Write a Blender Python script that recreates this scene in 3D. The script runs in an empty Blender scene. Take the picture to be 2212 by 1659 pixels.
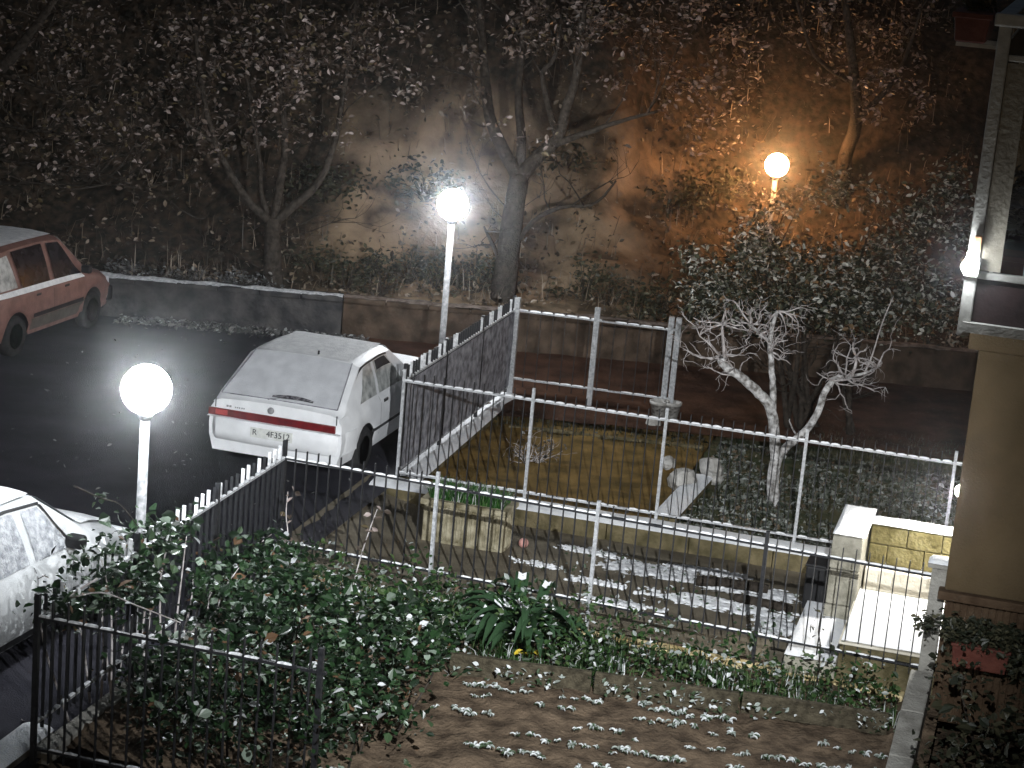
import bpy, math, random
import numpy as np
from mathutils import Vector, Matrix, noise as mnoise

random.seed(7)
rng = np.random.default_rng(7)
SC = bpy.context.scene
COL = SC.collection
R = math.radians

# ------------------------------------------------------------------ camera
F_PX, PITCH, ROLL, CAM_H = 4420.0, R(13.75), R(5.0), 6.9        # focal length for a 2212 px wide frame
cp, sp, cr, sr = math.cos(PITCH), math.sin(PITCH), math.cos(ROLL), math.sin(ROLL)
cF = Vector((0, cp, -sp)); _u = Vector((0, sp, cp)); _r = Vector((1, 0, 0))
cR = cr * _r + sr * _u
cU = -sr * _r + cr * _u
cam = bpy.data.cameras.new('camera')
cam_o = bpy.data.objects.new('camera', cam); COL.objects.link(cam_o)
cam.sensor_width = 36.0; cam.lens = F_PX / 2212 * 36; cam.clip_start = 0.1; cam.clip_end = 500
cam_o.matrix_world = Matrix(((cR.x, cU.x, -cF.x, 0), (cR.y, cU.y, -cF.y, 0), (cR.z, cU.z, -cF.z, CAM_H), (0, 0, 0, 1)))
SC.camera = cam_o

# ------------------------------------------------------------------ night sky, exposure
W = bpy.data.worlds.new('World'); SC.world = W; W.use_nodes = True
wn = W.node_tree.nodes; wl = W.node_tree.links; wn.clear()
sky = wn.new('ShaderNodeTexSky'); sky.sky_type = 'NISHITA'; sky.sun_disc = False
sky.sun_elevation = R(15.0); sky.sun_rotation = R(180)
wb = wn.new('ShaderNodeBackground'); wb.inputs['Strength'].default_value = 0.012
wo = wn.new('ShaderNodeOutputWorld')
wl.new(sky.outputs[0], wb.inputs[0]); wl.new(wb.outputs[0], wo.inputs[0])
SC.view_settings.view_transform = 'Standard'; SC.view_settings.look = 'None'
SC.view_settings.exposure = 0.0; SC.view_settings.gamma = 1.0
SC.view_settings.use_curve_mapping = False
SC.render.engine = 'CYCLES'
SC.cycles.use_denoising = True
SC.cycles.max_bounces = 5; SC.cycles.diffuse_bounces = 2; SC.cycles.glossy_bounces = 2
SC.cycles.transmission_bounces = 3; SC.cycles.volume_bounces = 0
SC.cycles.sample_clamp_indirect = 3.0
GLOBE_WHITE, GLOBE_ORANGE, FLOOD_W = 170.0, 240.0, 10000.0
GLOBE_MID = 230.0
WALL_LAMP = 1350.0
HALO_HAZE = 0.0015

# ------------------------------------------------------------------ helpers
def px(u, v, y):
    """point seen at (u, v) of the 2212 px photograph, y metres out"""
    d = cF + cR * ((u - 1106) / F_PX) - cU * ((v - 829.5) / F_PX)
    t = y / d.y
    return Vector((d.x * t, y, CAM_H + d.z * t))

AX, AY = 0.2510, 0.9680                       # direction of the road fence
A = Vector((AX, AY, 0)); B = Vector((AY, -AX, 0))
C0 = Vector((-3.43, 14.57, 0))
C1 = C0 + A * 5.0; C2 = C0 + A * 8.70; C3 = C0 + A * 13.43
HEAD = math.atan2(AY, AX)
def L(s, t, z=0): return C1 + B * s + A * t + Vector((0, 0, z))   # garden frame: s along B, t along A

class MB:
    def __init__(s): s.v = []; s.f = []
    def add(s, vs, fs):
        n = len(s.v); s.v += [tuple(p) for p in vs]; s.f += [tuple(i + n for i in f) for f in fs]; return s
    def hexa(s, p8):
        return s.add(p8, [(0, 3, 2, 1), (4, 5, 6, 7), (0, 1, 5, 4), (1, 2, 6, 5), (2, 3, 7, 6), (3, 0, 4, 7)])
    def box(s, x0, x1, y0, y1, z0, z1):
        return s.hexa([(x0, y0, z0), (x1, y0, z0), (x1, y1, z0), (x0, y1, z0), (x0, y0, z1), (x1, y0, z1), (x1, y1, z1), (x0, y1, z1)])
    def beam(s, p, q, w, h, up=Vector((0, 0, 1))):
        """bar from p to q, w across, h along up"""
        p = Vector(p); q = Vector(q); d = (q - p).normalized()
        x = d.cross(up)
        if x.length < 1e-4: x = Vector((1, 0, 0)) if abs(d.x) < .9 else Vector((0, 1, 0))
        x.normalize(); u = x.cross(d).normalized()
        a, b = x * (w / 2), u * (h / 2)
        return s.hexa([p - a - b, p + a - b, q + a - b, q - a - b, p - a + b, p + a + b, q + a + b, q - a + b])
    def tube(s, pts, rad, n=7, cap=True):
        pts = [Vector(p) for p in pts]; m = len(pts)
        if not hasattr(rad, '__len__'): rad = [rad] * m
        base = len(s.v); x = None
        for i in range(m):
            d = (pts[min(i + 1, m - 1)] - pts[max(i - 1, 0)])
            d = d.normalized() if d.length > 1e-6 else Vector((0, 0, 1))
            if x is None:
                x = d.cross(Vector((0.3, 0.9, 0.2)))
                if x.length < .1: x = d.cross(Vector((1, 0, 0)))
            x = (x - d * x.dot(d)).normalized(); y = d.cross(x)
            for k in range(n):
                a = 2 * math.pi * k / n
                s.v.append(tuple(pts[i] + (x * math.cos(a) + y * math.sin(a)) * rad[i]))
        for i in range(m - 1):
            for k in range(n):
                k2 = (k + 1) % n
                s.f.append((base + i * n + k, base + i * n + k2, base + (i + 1) * n + k2, base + (i + 1) * n + k))
        if cap:
            s.f.append(tuple(base + k for k in reversed(range(n)))); s.f.append(tuple(base + (m - 1) * n + k for k in range(n)))
        return s
    def lathe(s, prof, n=24, o=(0, 0, 0), axis='z'):
        base = len(s.v); o = Vector(o)
        for r_, h in prof:
            for k in range(n):
                a = 2 * math.pi * k / n; c_, s_ = math.cos(a) * r_, math.sin(a) * r_
                s.v.append(tuple(o + (Vector((c_, s_, h)) if axis == 'z' else Vector((c_, h, s_)) if axis == 'y' else Vector((h, c_, s_)))))
        for i in range(len(prof) - 1):
            for k in range(n):
                k2 = (k + 1) % n
                s.f.append((base + i * n + k, base + i * n + k2, base + (i + 1) * n + k2, base + (i + 1) * n + k))
        s.f.append(tuple(base + k for k in range(n))); s.f.append(tuple(base + (len(prof) - 1) * n + k for k in range(n)))
        return s
    def grid(s, nx, ny, fn):
        base = len(s.v)
        for j in range(ny + 1):
            for i in range(nx + 1): s.v.append(tuple(fn(i / nx, j / ny)))
        for j in range(ny):
            for i in range(nx):
                a = base + j * (nx + 1) + i
                s.f.append((a, a + 1, a + nx + 2, a + nx + 1))
        return s
    def build(s, name, mat, parent=None, smooth=False, bevel=0.0):
        me = bpy.data.meshes.new(name)
        o = bpy.data.objects.new(name, me); COL.objects.link(o)
        off = Vector((0, 0, 0))
        if parent is not None:
            o.parent = parent
            q = parent
            while q is not None: off = off + q.location; q = q.parent
        me.from_pydata([(v[0] - off.x, v[1] - off.y, v[2] - off.z) for v in s.v], [], s.f)
        me.materials.append(mat)
        if smooth: me.polygons.foreach_set('use_smooth', [True] * len(me.polygons))
        if bevel:
            b = o.modifiers.new('bevel', 'BEVEL'); b.width = bevel; b.segments = 2; b.limit_method = 'ANGLE'
        me.update()
        return o

def tag(o, label=None, cat=None, group=None, kind=None):
    if label: o['label'] = label
    if cat: o['category'] = cat
    if group: o['group'] = group
    if kind: o['kind'] = kind
    return o
def thing(name, loc, label, cat, group=None, rz=0.0):
    o = bpy.data.objects.new(name, None); COL.objects.link(o); o.location = loc; o.rotation_euler = (0, 0, rz)
    o.empty_display_size = .1
    return tag(o, label, cat, group, 'thing')
def inst(src, name, loc, parent=None, rot=(0, 0, 0), scale=(1, 1, 1)):
    o = bpy.data.objects.new(name, src); COL.objects.link(o)
    if parent is not None: o.parent = parent; loc = Vector(loc) - parent.location
    o.location = loc; o.rotation_euler = rot; o.scale = scale
    return o

# ------------------------------------------------------------------ materials
def mat(name, c1, c2=None, scale=8.0, rough=0.8, bump=0.0, bscale=None, spec=0.3, metal=0.0, c3=None, lo=.35, hi=.65, detail=6, coord='Object'):
    m = bpy.data.materials.new(name); m.use_nodes = True
    N = m.node_tree.nodes; K = m.node_tree.links
    b = N['Principled BSDF']
    b.inputs['Roughness'].default_value = rough; b.inputs['Metallic'].default_value = metal
    b.inputs['Specular IOR Level'].default_value = spec
    tc = N.new('ShaderNodeTexCoord')
    if c2 is None: b.inputs['Base Color'].default_value = (*c1, 1)
    else:
        nz = N.new('ShaderNodeTexNoise'); nz.inputs['Scale'].default_value = scale; nz.inputs['Detail'].default_value = detail
        K.new(tc.outputs[coord], nz.inputs['Vector'])
        cr_ = N.new('ShaderNodeValToRGB'); e = cr_.color_ramp.elements
        e[0].position = lo; e[0].color = (*c1, 1); e[1].position = hi; e[1].color = (*c2, 1)
        if c3: x = e.new((lo + hi) / 2); x.color = (*c3, 1)
        K.new(nz.outputs['Fac'], cr_.inputs['Fac']); K.new(cr_.outputs['Color'], b.inputs['Base Color'])
    if bump:
        n2 = N.new('ShaderNodeTexNoise'); n2.inputs['Scale'].default_value = bscale or scale * 4; n2.inputs['Detail'].default_value = 8
        K.new(tc.outputs[coord], n2.inputs['Vector'])
        bp = N.new('ShaderNodeBump'); bp.inputs['Strength'].default_value = bump; bp.inputs['Distance'].default_value = .03
        K.new(n2.outputs['Fac'], bp.inputs['Height']); K.new(bp.outputs['Normal'], b.inputs['Normal'])
    return m
def leafmat(name, cols, rough=0.45, spec=0.4, trans=0.25):
    """one colour per leaf, drawn from (share, colour)"""
    m = bpy.data.materials.new(name); m.use_nodes = True
    N = m.node_tree.nodes; K = m.node_tree.links; b = N['Principled BSDF']
    g = N.new('ShaderNodeNewGeometry'); cr_ = N.new('ShaderNodeValToRGB'); cr_.color_ramp.interpolation = 'CONSTANT'
    e = cr_.color_ramp.elements; pos = 0
    for i, (sh, c) in enumerate(cols):
        x = e[0] if i == 0 else (e[1] if i == 1 else e.new(pos))
        x.position = pos; x.color = (*c, 1); pos += sh
    K.new(g.outputs['Random Per Island'], cr_.inputs['Fac']); K.new(cr_.outputs['Color'], b.inputs['Base Color'])
    b.inputs['Roughness'].default_value = rough; b.inputs['Specular IOR Level'].default_value = spec
    if trans:
        t = N.new('ShaderNodeBsdfTranslucent'); K.new(cr_.outputs['Color'], t.inputs['Color'])
        mx = N.new('ShaderNodeMixShader'); mx.inputs[0].default_value = trans
        K.new(b.outputs[0], mx.inputs[1]); K.new(t.outputs[0], mx.inputs[2]); K.new(mx.outputs[0], N['Material Output'].inputs['Surface'])
    return m
def emit(name, c, s):
    m = bpy.data.materials.new(name); m.use_nodes = True; N = m.node_tree.nodes; N.remove(N['Principled BSDF'])
    e = N.new('ShaderNodeEmission'); e.inputs[0].default_value = (*c, 1); e.inputs[1].default_value = s
    m.node_tree.links.new(e.outputs[0], N['Material Output'].inputs['Surface']); return m

M = {}
M['asphalt'] = mat('asphalt', (.018, .018, .025), (.036, .035, .044), 1.6, .85, .4, 60, .12)
_n = M['asphalt'].node_tree.nodes; _t = _n.new('ShaderNodeTexNoise'); _t.inputs['Scale'].default_value = .9; _t.inputs['Detail'].default_value = 9; _t.inputs['Roughness'].default_value = .7
_mr = _n.new('ShaderNodeMapRange'); _mr.inputs['From Min'].default_value = .35; _mr.inputs['From Max'].default_value = .65; _mr.inputs['To Min'].default_value = .72; _mr.inputs['To Max'].default_value = .95
_l = M['asphalt'].node_tree.links; _tc = [n for n in _n if n.type == 'TEX_COORD'][0]; _l.new(_tc.outputs['Object'], _t.inputs['Vector']); _l.new(_t.outputs['Fac'], _mr.inputs['Value']); _l.new(_mr.outputs[0], _n['Principled BSDF'].inputs['Roughness'])
M['soil'] = mat('soil', (.05, .036, .025), (.13, .095, .065), 5, .95, .9, 25, .1)
M['pathdirt'] = mat('path_concrete', (.095, .08, .058), (.19, .165, .12), 2.5, .9, .6, 40, .2)
M['moss'] = mat('moss_soil', (.085, .058, .018), (.22, .14, .045), 3, .95, .8, 30, .1)
M['lawn'] = mat('lawn_soil', (.03, .045, .02), (.10, .09, .05), 6, .95, .9, 30, .1)
M['verge'] = mat('verge_soil', (.03, .014, .009), (.075, .038, .024), 2.5, .95, .8, 14, .1)
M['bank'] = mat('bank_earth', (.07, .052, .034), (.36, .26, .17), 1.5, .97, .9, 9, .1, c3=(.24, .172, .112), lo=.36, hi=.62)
M['snow'] = mat('snow', (.78, .80, .84), (.88, .89, .90), 20, .7, .5, 60, .3)
M['frost'] = mat('old_snow', (.45, .46, .48), (.85, .86, .88), 18, .75, .6, 40, .3)
M['dirtysnow'] = mat('dirty_snow', (.10, .075, .06), (.28, .23, .20), 10, .85, .6, 40, .2)
M['iron'] = mat('dark_iron', (.008, .009, .011), (.02, .02, .023), 30, .55, .2, 80, .4)
M['zinc'] = mat('galvanised_steel', (.24, .25, .26), (.46, .47, .49), 30, .55, .2, 60, .5)
M['lampgrey'] = mat('lamp_pole_grey', (.14, .145, .15), (.30, .30, .31), 20, .5, .1, 60, .4)
M['sheet'] = mat('sheeting', (.11, .11, .125), (.36, .36, .40), 9, .9, .5, 40, .2)
M['concrete'] = mat('concrete', (.20, .19, .17), (.34, .33, .30), 5, .9, .6, 40, .2)
M['tufa'] = mat('tufa_block', (.075, .062, .022), (.17, .145, .065), 6, .92, .7, 30, .2)
M['greyblock'] = mat('grey_block', (.20, .19, .15), (.36, .34, .28), 8, .92, .7, 40, .2)
M['cream'] = mat('cream_riser', (.55, .50, .40), (.70, .66, .56), 6, .8, .3, 40, .3)
M['mossywall'] = mat('mossy_wall', (.07, .06, .03), (.17, .14, .08), 5, .95, .7, 30, .1)
M['roadwall'] = mat('road_wall', (.028, .028, .032), (.075, .072, .07), 4, .95, .8, 16, .1)
M['redwall'] = mat('brown_road_wall', (.035, .025, .018), (.085, .06, .043), 4, .95, .8, 12, .1)
M['sand'] = mat('yellow_kerb_stone', (.34, .26, .12), (.62, .52, .30), 6, .9, .6, 30, .2)
M['planter'] = mat('fluted_concrete', (.13, .11, .06), (.40, .36, .26), 7, .9, .6, 40, .2)
M['terracotta'] = mat('terracotta_plastic', (.09, .025, .018), (.14, .045, .03), 8, .7, .2, 40, .3)
M['plaster'] = mat('ochre_plaster', (.068, .048, .025), (.108, .077, .043), 1.6, .92, .35, 60, .2)
M['stripes'] = mat('brown_cladding', (.05, .03, .017), (.085, .055, .033), 7, .85, .4, 40, .2)
M['greymetal'] = mat('grey_painted_steel', (.34, .34, .32), (.48, .48, .45), 14, .6, .2, 60, .4)
M['panelgrey'] = mat('grey_panel', (.22, .20, .16), (.30, .28, .23), 8, .75, .2, 40, .3)
M['darkpaint'] = mat('dark_fascia', (.03, .02, .021), (.05, .03, .031), 8, .7, .2, 40, .3)
M['wood'] = mat('old_board', (.03, .025, .016), (.085, .072, .048), 14, .92, .7, 50, .2)
M['bark'] = mat('bark', (.022, .018, .015), (.06, .05, .041), 14, .95, .9, 40, .1)
M['palebark'] = mat('pale_bark', (.16, .15, .14), (.74, .73, .73), 16, .9, 1.0, 60, .2)
M['twig'] = mat('twig', (.26, .23, .22), (.56, .53, .53), 14, .9, .4, 60, .2)
M['stone'] = mat('stone', (.28, .27, .25), (.50, .49, .47), 7, .9, .8, 25, .2)
M['black'] = mat('black_plastic', (.012, .012, .013), (.02, .02, .022), 10, .6, .1, 60, .3)
M['tyre'] = mat('tyre_rubber', (.015, .015, .016), (.03, .03, .03), 20, .85, .3, 60, .2)
M['rim'] = mat('wheel_cover', (.16, .16, .17), (.28, .28, .29), 20, .5, .2, 60, .4)
M['whitepaint'] = mat('white_car_paint_frosted', (.70, .71, .73), (.80, .81, .83), 5, .5, .15, 60, .4)
M['carsnow'] = mat('car_snow', (.70, .71, .73), (.88, .89, .90), 10, .75, .7, 45, .2)
M['frostglass'] = mat('frosted_glass', (.50, .51, .54), (.62, .63, .66), 5, .6, .3, 60, .4)
M['icedglass'] = mat('iced_glass', (.16, .17, .19), (.46, .47, .49), 16, .5, .6, 40, .4, lo=.3, hi=.7)
M['sideglass'] = mat('half_frosted_glass', (.16, .17, .165), (.50, .51, .50), 9, .45, .3, 50, .5, lo=.3, hi=.6)
M['darkglass'] = mat('dark_glass', (.008, .008, .010), (.02, .018, .022), 8, .25, 0, 40, .15)
M['wiped'] = mat('half_wiped_glass', (.03, .026, .035), (.30, .29, .31), 22, .4, .2, 50, .4, lo=.42, hi=.68)
M['redlight'] = mat('red_lamp', (.085, .004, .007), (.15, .009, .012), 12, .3, .1, 60, .5)
M['brightred'] = mat('red_lamp_reflector', (.38, .025, .03), (.45, .06, .05), 20, .3, .1, 60, .5)
M['plate'] = mat('number_plate', (.55, .56, .54), (.68, .69, .66), 20, .6, .1, 60, .3)
M['ink'] = mat('plate_ink', (.03, .03, .035), None)
M['redpaint'] = mat('dull_red_paint', (.15, .078, .064), (.22, .12, .10), 8, .55, .15, 60, .4)
M['redlow'] = mat('grey_lower_panel', (.07, .065, .055), (.11, .10, .085), 8, .7, .15, 60, .3)
M['silverpaint'] = mat('silver_car_paint_frosted', (.42, .43, .44), (.56, .57, .58), 5, .5, .15, 60, .4)
M['yellow'] = mat('yellow_leaf', (.50, .36, .02), (.62, .48, .06), 20, .6)
M['pink'] = mat('pink_ball', (.50, .25, .22), (.60, .33, .30), 8, .6)
M['orangecloth'] = mat('orange_cover', (.60, .32, .16), (.70, .40, .22), 8, .8)
M['globewhite'] = emit('globe_white', (.92, .97, 1.0), GLOBE_WHITE)
M['globemid'] = emit('globe_white_bright', (.95, .98, 1.0), GLOBE_MID)
M['globeorange'] = emit('globe_orange', (1.0, .48, .18), GLOBE_ORANGE)
M['walllamp'] = emit('wall_lamp_glass', (1.0, .98, .93), WALL_LAMP)
M['led'] = emit('led_lens', (.93, .97, 1.0), 300)

M['leaf_autumn'] = leafmat('autumn_leaves', [(.42, (.06, .045, .035)), (.25, (.15, .115, .095)), (.16, (.30, .25, .23)), (.11, (.11, .085, .045)), (.06, (.38, .31, .29))])
M['leaf_dark'] = leafmat('dark_leaves', [(.5, (.025, .03, .018)), (.3, (.05, .05, .03)), (.2, (.09, .085, .05))])
M['leaf_laurel'] = leafmat('laurel_leaves', [(.50, (.022, .026, .016)), (.18, (.09, .10, .065)), (.15, (.28, .29, .25)), (.11, (.58, .58, .53)), (.06, (.20, .13, .07))], rough=.35)
M['leaf_ivy'] = leafmat('ivy_leaves', [(.46, (.008, .019, .008)), (.27, (.017, .042, .015)), (.14, (.045, .078, .036)), (.075, (.20, .25, .20)), (.025, (.55, .57, .58)), (.025, (.12, .07, .04))], rough=.35)
M['leaf_weed'] = leafmat('weed_leaves', [(.36, (.014, .034, .010)), (.30, (.03, .070, .018)), (.18, (.07, .11, .04)), (.09, (.30, .33, .31)), (.05, (.60, .62, .62))])
M['leaf_grass'] = leafmat('grass_blades', [(.5, (.025, .09, .018)), (.3, (.05, .15, .03)), (.14, (.12, .18, .08)), (.06, (.55, .58, .55))])
M['leaf_snowy'] = leafmat('snowy_leaves', [(.30, (.66, .69, .70)), (.3, (.32, .36, .33)), (.4, (.05, .08, .04))])
M['leaf_big'] = leafmat('broad_leaves', [(.55, (.020, .048, .020)), (.45, (.035, .072, .034))], rough=.3)
M['leaf_bank'] = leafmat('bank_litter', [(.4, (.05, .04, .028)), (.3, (.12, .09, .06)), (.2, (.22, .17, .12)), (.1, (.36, .30, .24))], trans=.1)
M['leaf_lawn'] = leafmat('lawn_leaves', [(.25, (.035, .045, .03)), (.3, (.09, .10, .08)), (.25, (.17, .18, .16)), (.12, (.12, .09, .06)), (.08, (.34, .36, .34))], trans=.1)
M['leaf_litter'] = leafmat('leaf_litter', [(.4, (.06, .06, .06)), (.3, (.13, .13, .13)), (.2, (.22, .21, .20)), (.1, (.42, .43, .43))])

# ------------------------------------------------------------------ leaf clouds
LEAF_PROF = [(-.5, 0), (-.2, .26), (.12, .28), (.5, 0)]
def leaves(pts, size, seed=0, updir=.35, aspect=1.0, sizevar=.55):
    """a mesh builder of small folded leaves at pts"""
    r = np.random.default_rng(seed); P = np.asarray(pts, float); n = len(P)
    d = r.normal(size=(n, 3)); d[:, 2] *= .6; d /= np.linalg.norm(d, axis=1)[:, None] + 1e-9
    nn = r.normal(size=(n, 3)); nn[:, 2] = np.abs(nn[:, 2]) + updir
    nn -= d * (nn * d).sum(1)[:, None]; nn /= np.linalg.norm(nn, axis=1)[:, None] + 1e-9
    w = np.cross(d, nn)
    s = size * (1 + sizevar * (r.random(n) * 2 - 1)); s = s[:, None]
    a = aspect
    V = np.stack([P - d * .5 * s, P - d * .12 * s + w * .27 * s * a + nn * .07 * s, P + d * .2 * s + w * .24 * s * a + nn * .06 * s, P + d * .52 * s - nn * .08 * s,
                  P + d * .2 * s - w * .24 * s * a + nn * .06 * s, P - d * .12 * s - w * .27 * s * a + nn * .07 * s], 1)
    m = MB(); m.v = V.reshape(-1, 3).tolist()
    m.f = []
    for i in range(n):
        k = 6 * i; m.f += [(k, k + 1, k + 2, k + 3), (k, k + 3, k + 4, k + 5)]
    return m
def clumps(n, centers, spread, seed=0):
    r = np.random.default_rng(seed); c = np.asarray([tuple(x) for x in centers], float)
    i = r.integers(0, len(c), n)
    sp_ = np.asarray(spread, float)
    return c[i] + r.normal(size=(n, 3)) * (sp_ if sp_.ndim else np.array([spread] * 3))
def blades(pts, h, w, seed=0, lean=.5):
    r = np.random.default_rng(seed); m = MB()
    for p in pts:
        p = Vector(p); a = r.random() * 6.283; hh = h * (.5 + r.random()); le = lean * r.random()
        d = Vector((math.cos(a), math.sin(a), 0)); x = Vector((-d.y, d.x, 0)) * w
        m.add([p - x, p + x, p + d * hh * le * .4 + Vector((0, 0, hh * .6)) + x * .7, p + d * hh * le * .4 + Vector((0, 0, hh * .6)) - x * .7,
               p + d * hh * le + Vector((0, 0, hh * (1 - le * .4)))], [(0, 1, 2, 3), (3, 2, 4)])
    return m
def twigs(m, p, d, ln, r0, depth, rnd, tips, up=.15, split=(2, 3), bend=.35):
    """grow a branch with side twigs into m; tips collects the ends"""
    pts = [Vector(p)]; rad = [r0]; d = Vector(d).normalized(); k = 4
    for i in range(k):
        d = (d + Vector((rnd.uniform(-bend, bend), rnd.uniform(-bend, bend), rnd.uniform(-bend, bend) + up))).normalized()
        pts.append(pts[-1] + d * (ln / k)); rad.append(r0 * (1 - .6 * (i + 1) / k))
    m.tube(pts, rad, 5 if r0 > .012 else 4)
    tips.extend(pts[2:])
    if depth > 0:
        for _ in range(rnd.randint(*split)):
            q = pts[rnd.randint(2, k)]
            dd = (d + Vector((rnd.uniform(-.9, .9), rnd.uniform(-.9, .9), rnd.uniform(-.4, .7)))).normalized()
            twigs(m, q, dd, ln * rnd.uniform(.5, .75), r0 * .5, depth - 1, rnd, tips, up, split, bend)
def smooth_path(pts, k=3):
    pts = [Vector(p) for p in pts]; out = []
    for i in range(len(pts) - 1):
        p0 = pts[max(i - 1, 0)]; p1 = pts[i]; p2 = pts[i + 1]; p3 = pts[min(i + 2, len(pts) - 1)]
        for j in range(k):
            t = j / k
            out.append(.5 * ((2 * p1) + (p2 - p0) * t + (2 * p0 - 5 * p1 + 4 * p2 - p3) * t * t + (3 * p1 - p0 - 3 * p2 + p3) * t ** 3))
    out.append(pts[-1]); return out
def limb(m, pts, r0, r1, k=3, n=8, wob=.0, rnd=random):
    P = smooth_path(pts, k); N_ = len(P)
    P = [p + Vector((rnd.uniform(-wob, wob), rnd.uniform(-wob, wob), rnd.uniform(-wob, wob))) for p in P]
    m.tube(P, [r0 + (r1 - r0) * i / (N_ - 1) for i in range(N_)], n); return P
def nz(x, y, s=1.0, o=0.0): return mnoise.noise(Vector((x * s + o, y * s - o * .7, o)))

# ================================================================== THE SETTING
def sheet(name, poly, z, m, label=None):
    me = MB(); me.add([(p[0], p[1], z) for p in poly], [tuple(range(len(poly)))])
    o = me.build(name, m); o['kind'] = 'structure'; return o
def relief(name, p00, p10, p11, p01, nx, ny, z, amp, m, sc=3.0, o=0.0, base=None):
    """four-sided ground patch with real unevenness and a skirt"""
    p00, p10, p11, p01 = [Vector((p[0], p[1], 0)) for p in (p00, p10, p11, p01)]
    def fn(u, v):
        q = (p00 * (1 - u) + p10 * u) * (1 - v) + (p01 * (1 - u) + p11 * u) * v
        h = amp * (nz(q.x, q.y, sc, o) + .5 * nz(q.x, q.y, sc * 2.7, o + 3) + .3 * nz(q.x, q.y, sc * 7, o + 5))
        return (q.x, q.y, z + h)
    me = MB().grid(nx, ny, fn); ob = me.build(name, m, smooth=True); ob['kind'] = 'structure'; return ob

sheet('ground', [(-120, -20), (120, -20), (120, 150), (-120, 150)], -.32, M['soil'])
rd = [C0 - A * 16 + B * .02, C3 + A * 3.1 + B * .02, Vector((-25, 30.9, 0)), Vector((-25, -2, 0))]
sheet('road', rd, 0.0, M['asphalt'])
# brown verge between the road fence and the far wall, and on to the right
relief('verge', (-2.4, 26.5), (7.5, 26.0), (7.5, 30.35), (-2.4, 30.35), 50, 30, .012, .02, M['verge'], 2.2, 11)
def path_z(t): return -.20 * min(1, max(0, t / 3.3))
pth = MB().grid(60, 36, lambda u, v: L(-.35 + 7.15 * u, -.02 + 3.75 * v, .010 + path_z(3.75 * v) * min(1, u * 8) + .010 * (nz(u * 14, v * 8, 1, 1) + .5 * nz(u * 40, v * 20, 1, 4))))
tag(pth.build('path', M['pathdirt'], smooth=True), kind='structure')
relief('moss_bed', L(.12, 3.70), L(3.10, 3.70), L(3.0, 8.3), L(.12, 8.3), 40, 40, -.05, .03, M['moss'], 2.2, 4)
relief('garden_lawn', L(3.10, 3.70), L(9.5, 3.70), L(9.5, 9.6), L(3.0, 9.6), 60, 50, -.05, .05, M['lawn'], 2.4, 7)
relief('garden_soil', L(-.0, -4.6), L(6.6, -5.6), L(6.6, -.1), L(.02, -.1), 170, 150, .02, .045, M['soil'], 3.4, 2)

# bank behind the road wall: bare earth in the middle, sides and top darkened as scrub and to paint in lamplight falloff
def scrub_shade_over(m):
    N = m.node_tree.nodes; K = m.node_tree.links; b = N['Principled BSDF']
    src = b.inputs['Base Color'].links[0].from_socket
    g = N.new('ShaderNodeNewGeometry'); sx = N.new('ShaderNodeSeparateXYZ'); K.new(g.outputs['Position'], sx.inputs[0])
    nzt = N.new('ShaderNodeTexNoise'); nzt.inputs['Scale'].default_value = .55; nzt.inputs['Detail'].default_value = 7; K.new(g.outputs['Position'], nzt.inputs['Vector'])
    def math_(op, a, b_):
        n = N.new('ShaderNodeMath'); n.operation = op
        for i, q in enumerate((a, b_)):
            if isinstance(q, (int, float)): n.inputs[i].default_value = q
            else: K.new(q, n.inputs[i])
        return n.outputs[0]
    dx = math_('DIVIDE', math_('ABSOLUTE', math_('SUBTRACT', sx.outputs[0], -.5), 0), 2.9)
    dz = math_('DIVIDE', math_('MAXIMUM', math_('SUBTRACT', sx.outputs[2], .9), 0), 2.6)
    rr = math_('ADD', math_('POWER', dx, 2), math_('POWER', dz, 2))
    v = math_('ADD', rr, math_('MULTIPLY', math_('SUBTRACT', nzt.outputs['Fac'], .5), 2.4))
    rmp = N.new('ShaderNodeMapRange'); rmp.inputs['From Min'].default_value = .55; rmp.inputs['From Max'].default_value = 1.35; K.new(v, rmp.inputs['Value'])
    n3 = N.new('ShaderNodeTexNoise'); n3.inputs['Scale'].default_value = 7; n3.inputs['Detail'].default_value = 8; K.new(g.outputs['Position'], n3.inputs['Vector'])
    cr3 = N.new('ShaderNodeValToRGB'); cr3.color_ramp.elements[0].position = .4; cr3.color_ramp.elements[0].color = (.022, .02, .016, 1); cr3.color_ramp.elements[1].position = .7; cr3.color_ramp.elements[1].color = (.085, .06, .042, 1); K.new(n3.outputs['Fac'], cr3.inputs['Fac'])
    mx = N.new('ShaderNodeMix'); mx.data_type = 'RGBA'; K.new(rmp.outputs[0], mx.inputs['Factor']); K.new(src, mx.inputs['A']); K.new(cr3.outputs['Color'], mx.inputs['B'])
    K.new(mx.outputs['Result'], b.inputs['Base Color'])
scrub_shade_over(M['bank'])
def bank_z(x, y):
    t = y - 30.4
    k = min(1, max(0, (x - .6) / 3.8)); t = max(0, t - 2.6 * k * k * (3 - 2 * k) * min(1, t / 3))
    prof = [(0, .50), (1.4, .62), (2.5, .95), (3.5, 1.7), (4.5, 3.0), (5.8, 4.4), (9, 6.3), (40, 14)]
    for (a, za), (b, zb) in zip(prof, prof[1:]):
        if t <= b: k = (t - a) / (b - a); z = za + (zb - za) * k; break
    else: z = 14
    w = min(1, t / 3)
    return z + w * (.55 * nz(x, y, .35, 9) + .28 * nz(x, y, 1.0, 5) + .12 * nz(x, y, 2.8, 2)) + .05 * nz(x, y, 5, 1)
bk = MB().grid(150, 90, lambda u, v: (-26 + 52 * u, 30.4 + 30 * v ** 1.6, bank_z(-26 + 52 * u, 30.4 + 30 * v ** 1.6)))
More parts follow.
